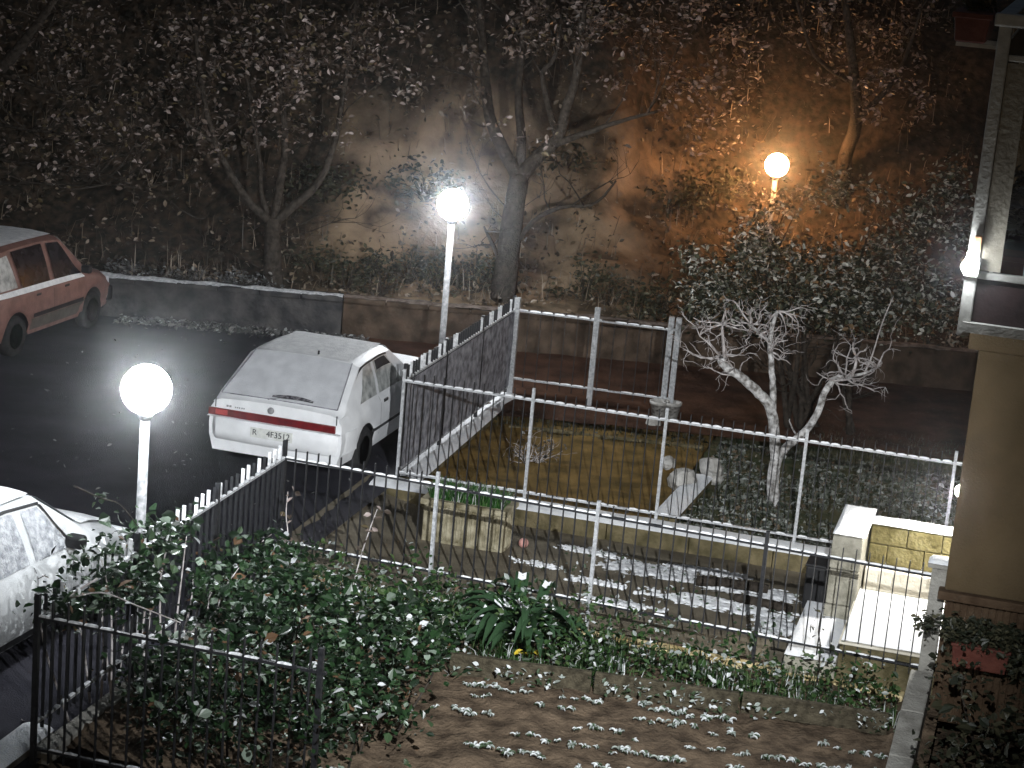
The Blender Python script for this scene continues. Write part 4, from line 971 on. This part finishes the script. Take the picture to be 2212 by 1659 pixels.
# undergrowth at the foot of the bank
r_ = random.Random(17)
def shrub(x, y, w, h, n, m, label, group, size=.07, name='low_shrub', z=None, seed=0):
    z = bank_z(x, y) if z is None else z
    t = thing(name, (x, y, z), label, 'shrub', group)
    rr = random.Random(seed); cs = []
    st_ = MB()
    for _ in range(14):
        a = rr.uniform(0, 6.28); d = rr.random() ** .5 * w; c_ = Vector((x + math.cos(a) * d, y + math.sin(a) * d * .7, z + h * rr.uniform(.15, 1) * (1 - .5 * d / w))); cs.append(c_)
        st_.tube([Vector((x, y, z - .05)), Vector((x, y, z)) * .5 + c_ * .5 + Vector((0, 0, .05)), c_], [.012, .008, .004], 5)
    st_.build('stems', M['bark'], t)['kind'] = 'stuff'
    leaves(clumps(n, cs, w * .20, seed), size, seed).build('foliage', m, t)
for i in range(10):
    x = 1.0 + i * .42 + r_.uniform(-.1, .1)
    shrub(x, 31.0 + r_.uniform(-.2, .5), .42, .55 + .2 * r_.random(), 260, M['leaf_dark'], 'low dark shrub at the foot of the bank right of the forked tree', 'shrubs at the foot of the bank', seed=40 + i)
for i in range(9):
    x = -3.2 + i * .36 + r_.uniform(-.1, .1)
    shrub(x, 31.4 + r_.uniform(-.2, .6), .42, .6 + .25 * r_.random(), 260, M['leaf_dark'], 'low dark shrub at the foot of the bank between the two big trees', 'shrubs at the foot of the bank between the trees', seed=60 + i)
for i in range(7):
    x = -6.2 + i * .38
    shrub(x, 30.85 + r_.uniform(-.1, .2), .3, .22, 160, M['leaf_litter'], 'snow-flecked ground plant behind the far wall coping', 'snowy plants on the far wall', .06, seed=80 + i)
for i, (x, y, w, h, n) in enumerate([(-1.7, 33.7, .6, .6, 500), (-3.3, 33.4, .8, .7, 600), (3.2, 36.0, .8, .6, 500), (2.4, 35.2, .7, .5, 400), (.6, 34.6, .7, .4, 400)]):
    shrub(x, y, w, h, n, M['leaf_dark'], ['rounded dark bush on the bank left of the middle lamp', 'wide dark bush on the bank far left of the lamp', 'dark bush on the bank below the orange lamp', 'dark bush high on the bank right of the forked tree', 'dark bush high on the bank behind the forked tree', 'small dark bush on the bank just behind the middle lamp'][i], None, .09, seed=100 + i, name='bank_bush')

bp_ = []
for _ in range(17000):
    x, y = random.uniform(-9, 8), 30.6 + 9.5 * random.random() ** 1.2
    if nz(x, y, .9, 31) + random.uniform(-.4, .4) < -.05: continue
    bp_.append((x, y, bank_z(x, y) + random.random() ** 3 * .22))
bl_ = leaves(bp_, .085, 77, .6); q = blades(bp_[::4], .35, .006, 78, 1.0); bl_.add(q.v, q.f)
tag(bl_.build('undergrowth', M['leaf_bank']), 'dead leaves and dry stems littering the bank', 'undergrowth', kind='stuff')
# leaf litter along the far wall and leaves on the road
pts = [(random.uniform(-6, -2.2), 29.95 + random.gauss(0, .14) + (.1 if random.random() < .3 else 0), .015 + random.random() * .05) for _ in range(900)]
tag(leaves(pts, .07, 3, 1.5).build('leaf_litter', M['leaf_litter']), 'dead leaves drifted along the foot of the far wall', 'leaves', kind='stuff')

sp_ = []
for _ in range(260):
    q = C0 + A * random.uniform(-3, 15) - B * random.uniform(.3, 6) ; sp_.append((q.x, q.y, .012))
tag(leaves(sp_, .045, 91, 2.0).build('road_litter', M['leaf_litter']), 'scattered dead leaves and slush specks on the asphalt', 'leaves', kind='stuff')
# ================================================================== MIDDLE GARDEN
def ground_cover(name, n, fs, ft, h, w, m, label, z=-.05, seed=0, leaf=None, lsz=.05):
    r = random.Random(seed); pts = []
    for _ in range(n):
        s, t = r.uniform(*fs), r.uniform(*ft)
        if nz(s, t, 1.1, seed) + .25 * r.random() < -.12: continue
        q = L(s, t, z); pts.append(tuple(q))
    o = blades(pts, h, w, seed, .9)
    if leaf:
        q = leaves([(p[0], p[1], p[2] + r.random() * h * .6) for p in pts[:leaf]], lsz, seed, .8); o.add(q.v, q.f)
    tag(o.build(name, m), label, 'grass', kind='stuff')
ground_cover('ground_leaves', 8000, (3.15, 7.4), (3.9, 7.8), .05, .005, M['leaf_lawn'], 'frosted leaves and weeds covering the lawn under the bare tree', seed=5, leaf=6000, lsz=.075)
ground_cover('grass', 3500, (4.0, 8.5), (7.4, 9.4), .10, .006, M['leaf_dark'], 'dark grass behind the bare tree', seed=6, leaf=400)
ground_cover('weeds', 900, (.1, 3.0), (6.9, 8.2), .08, .005, M['leaf_dark'], 'sparse dark weeds along the back of the mossy plot', seed=8, leaf=200)
# stones by the plot kerb
for i, (u, v, z, sz, lab) in enumerate([(1478, 1040, .05, .20, 'large pale angular stone leaning by the snowy plot kerb'), (1535, 1010, .14, .16, 'upright pale stone behind the kerb of the mossy plot'), (1445, 1000, .05, .10, 'smaller grey stone on the moss beside the large one'), (1545, 1035, .0, .10, 'dark mossy stone at the edge of the lawn'), (1412, 915, .02, .12, 'round grey stone beside the pale pots')]):
    dd = cF + cR * ((u - 1106) / F_PX) - cU * ((v - 829.5) / F_PX); k = (z - CAM_H) / dd.z; p = Vector((dd.x * k, dd.y * k, z))
    g = MB().grid(9, 6, lambda a, b_: p + Vector((math.cos(a * 6.2832) * math.sin(b_ * 3.1416), math.sin(a * 6.2832) * math.sin(b_ * 3.1416), math.cos(b_ * 3.1416) * .85)) * sz * (1 + .35 * mnoise.noise(Vector((math.cos(a * 6.2832) * math.sin(b_ * 3.14) * 1.3, math.sin(a * 6.2832) * math.sin(b_ * 3.14) * 1.3, math.cos(b_ * 3.14) * 1.3 + i * 5)))))
    tag(g.build('stone', M['stone'], None, False), lab, 'stone')
# twig heap on the moss and a few sticks
tm = MB(); tips = []; r_ = random.Random(8); c_ = L(1.15, 5.5, -.04)
for _ in range(26): twigs(tm, c_ + Vector((r_.uniform(-.12, .12), r_.uniform(-.12, .12), 0)), (r_.uniform(-1, 1), r_.uniform(-1, 1), r_.uniform(.1, .9)), r_.uniform(.15, .45), .006, 1, r_, tips, 0, (1, 2), .4)
hp = thing('dead_plant', c_, 'withered twiggy plant clump in the middle of the mossy plot', 'plant'); tm.build('twigs', M['twig'], hp)['kind'] = 'stuff'
leaves(clumps(90, tips[::4], .03, 3), .05, 3).build('foliage', M['leaf_litter'], hp)
for i, (a, b_) in enumerate([((1380, 985), (1395, 1010)), ((1330, 1010), (1370, 1045)), ((1170, 1040), (1155, 1065))]):
    pass
# pale pots near the corner of the far railing
for i, (u, v) in enumerate([(1425, 868), (1452, 876)]):
    p = px(u, v, 27.0); p.z = -.02
    t = thing('flower_pot', p, ['pale greenish pot left of the far railing post', 'pale pot right beside the far railing post'][i], 'pot')
    MB().lathe([(.001, 0), (.085, 0), (.125, .22), (.135, .22), (.135, .26), (.11, .26), (.10, .20), (.001, .20)], 18, p).build('pot_body', M['stone'], t, True)
    MB().lathe([(.001, .195), (.098, .20), (.001, .215)], 14, p).build('pot_soil', M['soil'], t)

# ================================================================== FRONT BED: broad-leaved plant, weeds, board, seedlings
def strap_leaf(m, p, a, ln, w, arch, tilt=0):
    d = Vector((math.cos(a), math.sin(a), 0)); x = Vector((-d.y, d.x, 0)); n = 7; base = len(m.v)
    for i in range(n + 1):
        t = i / n; h = arch * ln * (1.15 * t - 1.1 * t * t * .9) ; q = Vector(p) + d * ln * (.9 * t ** 1.1) + Vector((0, 0, h + .02))
        ww = w * (math.sin(math.pi * min(1, (t * .92 + .06))) ** .7)
        m.v += [tuple(q - x * ww + Vector((0, 0, .012 + .10 * ww))), tuple(q - Vector((0, 0, .012))), tuple(q + x * ww + Vector((0, 0, .012 + .10 * ww)))]
    for i in range(n):
        for k in range(2): m.f.append((base + i * 3 + k, base + i * 3 + k + 1, base + i * 3 + k + 4, base + i * 3 + k + 3))
r_ = random.Random(21); pc_ = Vector((.28, 17.85, .03))
bp = thing('broad_leaf_plant', pc_, 'big dark green plant with broad arching leaves below the path railing', 'plant')
for i in range(56):
    a = r_.uniform(0, 6.283); m = MB(); ln = r_.uniform(.38, .78); c_ = pc_ + Vector((r_.uniform(-.16, .16), r_.uniform(-.12, .12), r_.uniform(0, .12)))
    strap_leaf(m, c_, a, ln, r_.uniform(.04, .065), r_.uniform(.7, 1.9))
    lf = m.build('leaf', M['leaf_big'], bp, True)
    if r_.random() < .5:
        v = m.v; s_ = MB(); k0 = r_.randint(2, 4) * 3; nseg = 1
        for j in range(nseg + 1):
            for q in range(3): x = Vector(v[min(k0 + j * 3 + q, len(v) - 3 + q)]); mid = Vector(v[min(k0 + j * 3 + 1, len(v) - 2)]); s_.v.append(tuple(mid + (x - mid) * .6 + Vector((0, 0, .012))))
        for j in range(nseg):
            for q in range(2): s_.f.append((j * 3 + q, j * 3 + q + 1, j * 3 + q + 4, j * 3 + q + 3))
        o = s_.build('snow_patch', M['snow'], lf, True)
yl = MB(); strap_leaf(yl, (.36, 17.42, .10), 3.6, .16, .05, .8); strap_leaf(yl, (.38, 17.42, .12), 5.4, .14, .045, .9)
tag(yl.build('fallen_leaf', M['yellow'], None, True), 'curled bright yellow leaf under the broad-leaved plant', 'leaf')
# weeds between the railing and the board
def strip_pts(n, seed, s=(.1, 6.25), t0=-1.35, t1=-.14, zmax=.42):
    r = random.Random(seed); out = []
    while len(out) < n:
        a = r.uniform(*s); b_ = r.uniform(t0 - .02 * a, t1); k = nz(a * 1.6, b_ * 2, 1, seed)
        if k + r.uniform(-.3, .3) < -.12: continue
        q = L(a, b_ - (a / 6.3) * .38, .03)
        if q.y < 17.20 - .1344 * (q.x + .35): continue
        out.append((q.x, q.y, q.z + r.random() ** 2 * zmax * (1 + k)))
    return out
w_ = leaves(strip_pts(5600, 3), .055, 5, .5); q = blades([(p[0], p[1], .03) for p in strip_pts(3000, 4)], .16, .006, 6, .8); w_.add(q.v, q.f)
tag(w_.build('weeds', M['leaf_weed']), 'snow-flecked weeds growing along the foot of the path railing', 'weeds', kind='stuff')
# board edging
wb_ = thing('edging_board', L(1.9, -1.95, 0), 'dark weathered board edging the vegetable bed', 'board')
pA, pB = Vector((-.35, 17.12, 0)), Vector((3.52, 16.60, 0))
for i in range(3):
    a = pA + (pB - pA) * (i / 3 + .004); b_ = pA + (pB - pA) * ((i + 1) / 3 - .004)
    MB().beam(a + Vector((0, 0, .11 + .006 * i)), b_ + Vector((0, 0, .115 - .006 * i)), .06, .20).build('plank', M['wood'], wb_, False, .008)
ws = clumps(420, [tuple(pA + (pB - pA) * random.random() + Vector((0, random.uniform(-.12, .06), .12))) for _ in range(30)], (.10, .05, .04), 5)
tag(leaves(ws, .05, 6, 1.0).build('frosted_leaves', M['leaf_snowy']), 'snow-white leaves caught along the edging board', 'leaves', kind='stuff')
# seedlings in rows
seed_src = []
for k in range(5):
    r = random.Random(50 + k); m = MB()
    for _ in range(r.randint(8, 14)):
        strap_leaf(m, (r.uniform(-.03, .03), r.uniform(-.03, .03), 0), r.uniform(0, 6.28), r.uniform(.05, .11), r.uniform(.010, .02), r.uniform(.5, 1.6))
    o = m.build('tmp', M['leaf_snowy']); seed_src.append(o.data); bpy.data.objects.remove(o)
r_ = random.Random(31)
rows = [((-.30, 16.62), (3.45, 16.02)), ((-.40, 16.25), (3.4, 15.62)), ((-.25, 15.90), (3.35, 15.26)), ((-.1, 15.52), (3.3, 14.92)), ((-.2, 16.86), (2.2, 16.50))]
rn = ['first row below the edging board', 'second row of the vegetable bed', 'third row of the vegetable bed', 'bottom row of the vegetable bed', 'ragged row right against the edging board']
for k, (a, b_) in enumerate(rows):
    a = Vector((*a, 0)); b_ = Vector((*b_, 0)); x = 0
    while x < 1:
        if nz(x * 7, k * 3.1, 1, 4) > -.18:
            p = a + (b_ - a) * x + Vector((r_.gauss(0, .02), r_.gauss(0, .035), .035))
            s = r_.uniform(.30, .62); o = inst(seed_src[r_.randint(0, 4)], 'seedling', p, None, (0, 0, r_.uniform(0, 6.28)), (s * 1.2, s * 1.2, s))
            tag(o, 'small snow-covered seedling in the ' + rn[k], 'seedling', 'seedlings in the ' + rn[k])
        x += r_.uniform(.014, .045)

# ================================================================== IVY HEDGE AND SHRUBS, lower left
def hedge(name, boxes, n, label, m, size, seed, base, k=20, spread=.10, stems=10, cat='hedge', smat=None):
    t = thing(name, base, label, cat); r = random.Random(seed); cs = []
    for (s, tt_, z, wgt) in boxes:
        for _ in range(int(k * wgt)): cs.append(L(r.uniform(*s), r.uniform(*tt_), r.uniform(*z)))
    st_ = MB()
    for c_ in cs[::max(1, len(cs) // stems)]:
        b_ = Vector((c_.x * .7 + base[0] * .3, c_.y * .7 + base[1] * .3, .0))
        st_.tube(smooth_path([b_, b_ * .45 + c_ * .55 + Vector((r.uniform(-.1, .1), r.uniform(-.1, .1), .1)), c_], 3), [.013 - .0016 * i for i in range(7)], 6)
    st_.build('stems', smat or M['bark'], t, True)['kind'] = 'stuff'
    lv = leaves(clumps(int(n * .55), cs, spread, seed), size * .72, seed, .5, 1.1); q = leaves(clumps(int(n * .25), cs, spread, seed + 50), size * 1.15, seed + 50, .6, 1.25); lv.add(q.v, q.f)
    lv.build('foliage', m, t)
    return t
hedge('ivy', [((-.25, .35), (-4.15, -2.75), (.95, 1.40), 1.7), ((.05, .5), (-2.95, -1.2), (.4, .85), 1.2), ((.2, .8), (-2.4, -.8), (.3, .7), 1.3), ((-.15, .2), (-4.9, -4.2), (1.05, 1.3), .3)], 3000,
      'leafy ivy swamping the top of the road railing', M['leaf_ivy'], .085, 4, L(0, -3, 0), k=30, spread=.085, stems=26, smat=M['twig'])
hedge('laurel_hedge', [((.35, 2.3), (-3.6, -1.7), (.1, .75), 2.6), ((.3, 1.4), (-4.6, -3.2), (.15, .70), 1.6), ((.7, 2.0), (-3.2, -2.2), (.6, .95), 1.0)], 6200,
      'dense dark green shrub filling the corner behind the front railing', M['leaf_ivy'], .075, 5, L(1.2, -2.8, 0), k=34, spread=.10)
hedge('laurel_hedge', [((1.0, 2.75), (-5.2, -3.3), (.2, 1.05), 2.4), ((1.6, 2.6), (-3.9, -2.6), (.3, .95), 1.2)], 4200,
      'tall shrub with snow-tipped leaves beside the seedling rows', M['leaf_ivy'], .07, 6, L(1.9, -4.2, 0), k=34, spread=.10)
hedge('ground_ivy', [((.1, 2.6), (-1.5, -.35), (.05, .35), 2.0)], 2600, 'low leafy plants under the left end of the path railing', M['leaf_weed'], .065, 7, L(1.2, -1.0, 0), k=30, spread=.10, cat='plant')
hedge('dark_shrub', [((6.6, 8.6), (-3.6, -.9), (.05, .75), 2.0)], 2600, 'dark shrub in the shade below the red flower box', M['leaf_dark'], .08, 8, L(7.4, -2.0, 0), k=30, spread=.12, cat='shrub')
# snow-dusted bare shoots arching over the railing corner
for i, (pts, lab) in enumerate([([(210, 1250, 14.9), (150, 1290, 14.75), (220, 1280, 14.7), (300, 1310, 14.6), (390, 1345, 14.6)], 'pale bent shoot arching over the dark railing corner'),
                                ([(620, 1240, 18.9), (622, 1160, 18.9), (618, 1110, 18.9), (622, 1062, 18.9)], 'thin dry rose stem with shrivelled leaves before the path railing'),
                                ([(755, 1260, 18.6), (780, 1200, 18.6), (800, 1140, 18.6), (815, 1100, 18.6)], 'thin leaning dry stem before the path railing'),
                                ([(1770, 1440, 17.6), (1772, 1400, 17.6), (1768, 1365, 17.6), (1774, 1325, 17.6)], 'slender sapling in front of the snowy lower step'),
                                ([(160, 1050, 16.0), (215, 1075, 15.9), (260, 1090, 15.9), (300, 1140, 15.9)], 'ivy shoot reaching out above the silver car')]):
    P = [px(*p) for p in pts]
    if i in (1, 2, 3): P[0].z = .03
    t = thing('bare_shoot', P[0], lab, 'twig'); m = MB(); limb(m, P, .009, .004, 4, 6)
    m.build('stem', M['twig'] if i < 3 else M['bark'], t, True)
    leaves(clumps(14 if i else 8, P[1:], .05, 30 + i), .06, 30 + i).build('foliage', [M['leaf_snowy'], M['leaf_autumn'], M['leaf_autumn'], M['leaf_dark'], M['leaf_ivy']][i], t)
# snowy kerb strip at the very corner
lowwall('kerb_wall', C0 - A * 2.0 - B * .22, C0 + A * .5 - B * .22, .26, .06, M['concrete'], 'snow-covered kerb outside the railing corner', .03, seed=21)

# ================================================================== thin mist added to give the lamps halos
if HALO_HAZE > 0:
    hz = MB().box(-130, 130, -30, 160, -1.4, 15).build('halo_haze', M['snow']); hz.data.materials.clear()
    hm = bpy.data.materials.new('halo_mist'); hm.use_nodes = True; N = hm.node_tree.nodes; N.remove(N['Principled BSDF'])
    pv = N.new('ShaderNodeVolumePrincipled'); pv.inputs['Density'].default_value = HALO_HAZE; pv.inputs['Color'].default_value = (.9, .92, .95, 1); pv.inputs['Anisotropy'].default_value = .972
    hm.node_tree.links.new(pv.outputs[0], N['Material Output'].inputs['Volume'])
    hz.data.materials.append(hm); hz['kind'] = 'stuff'; hz['label'] = 'thin mist added for lamp halos'
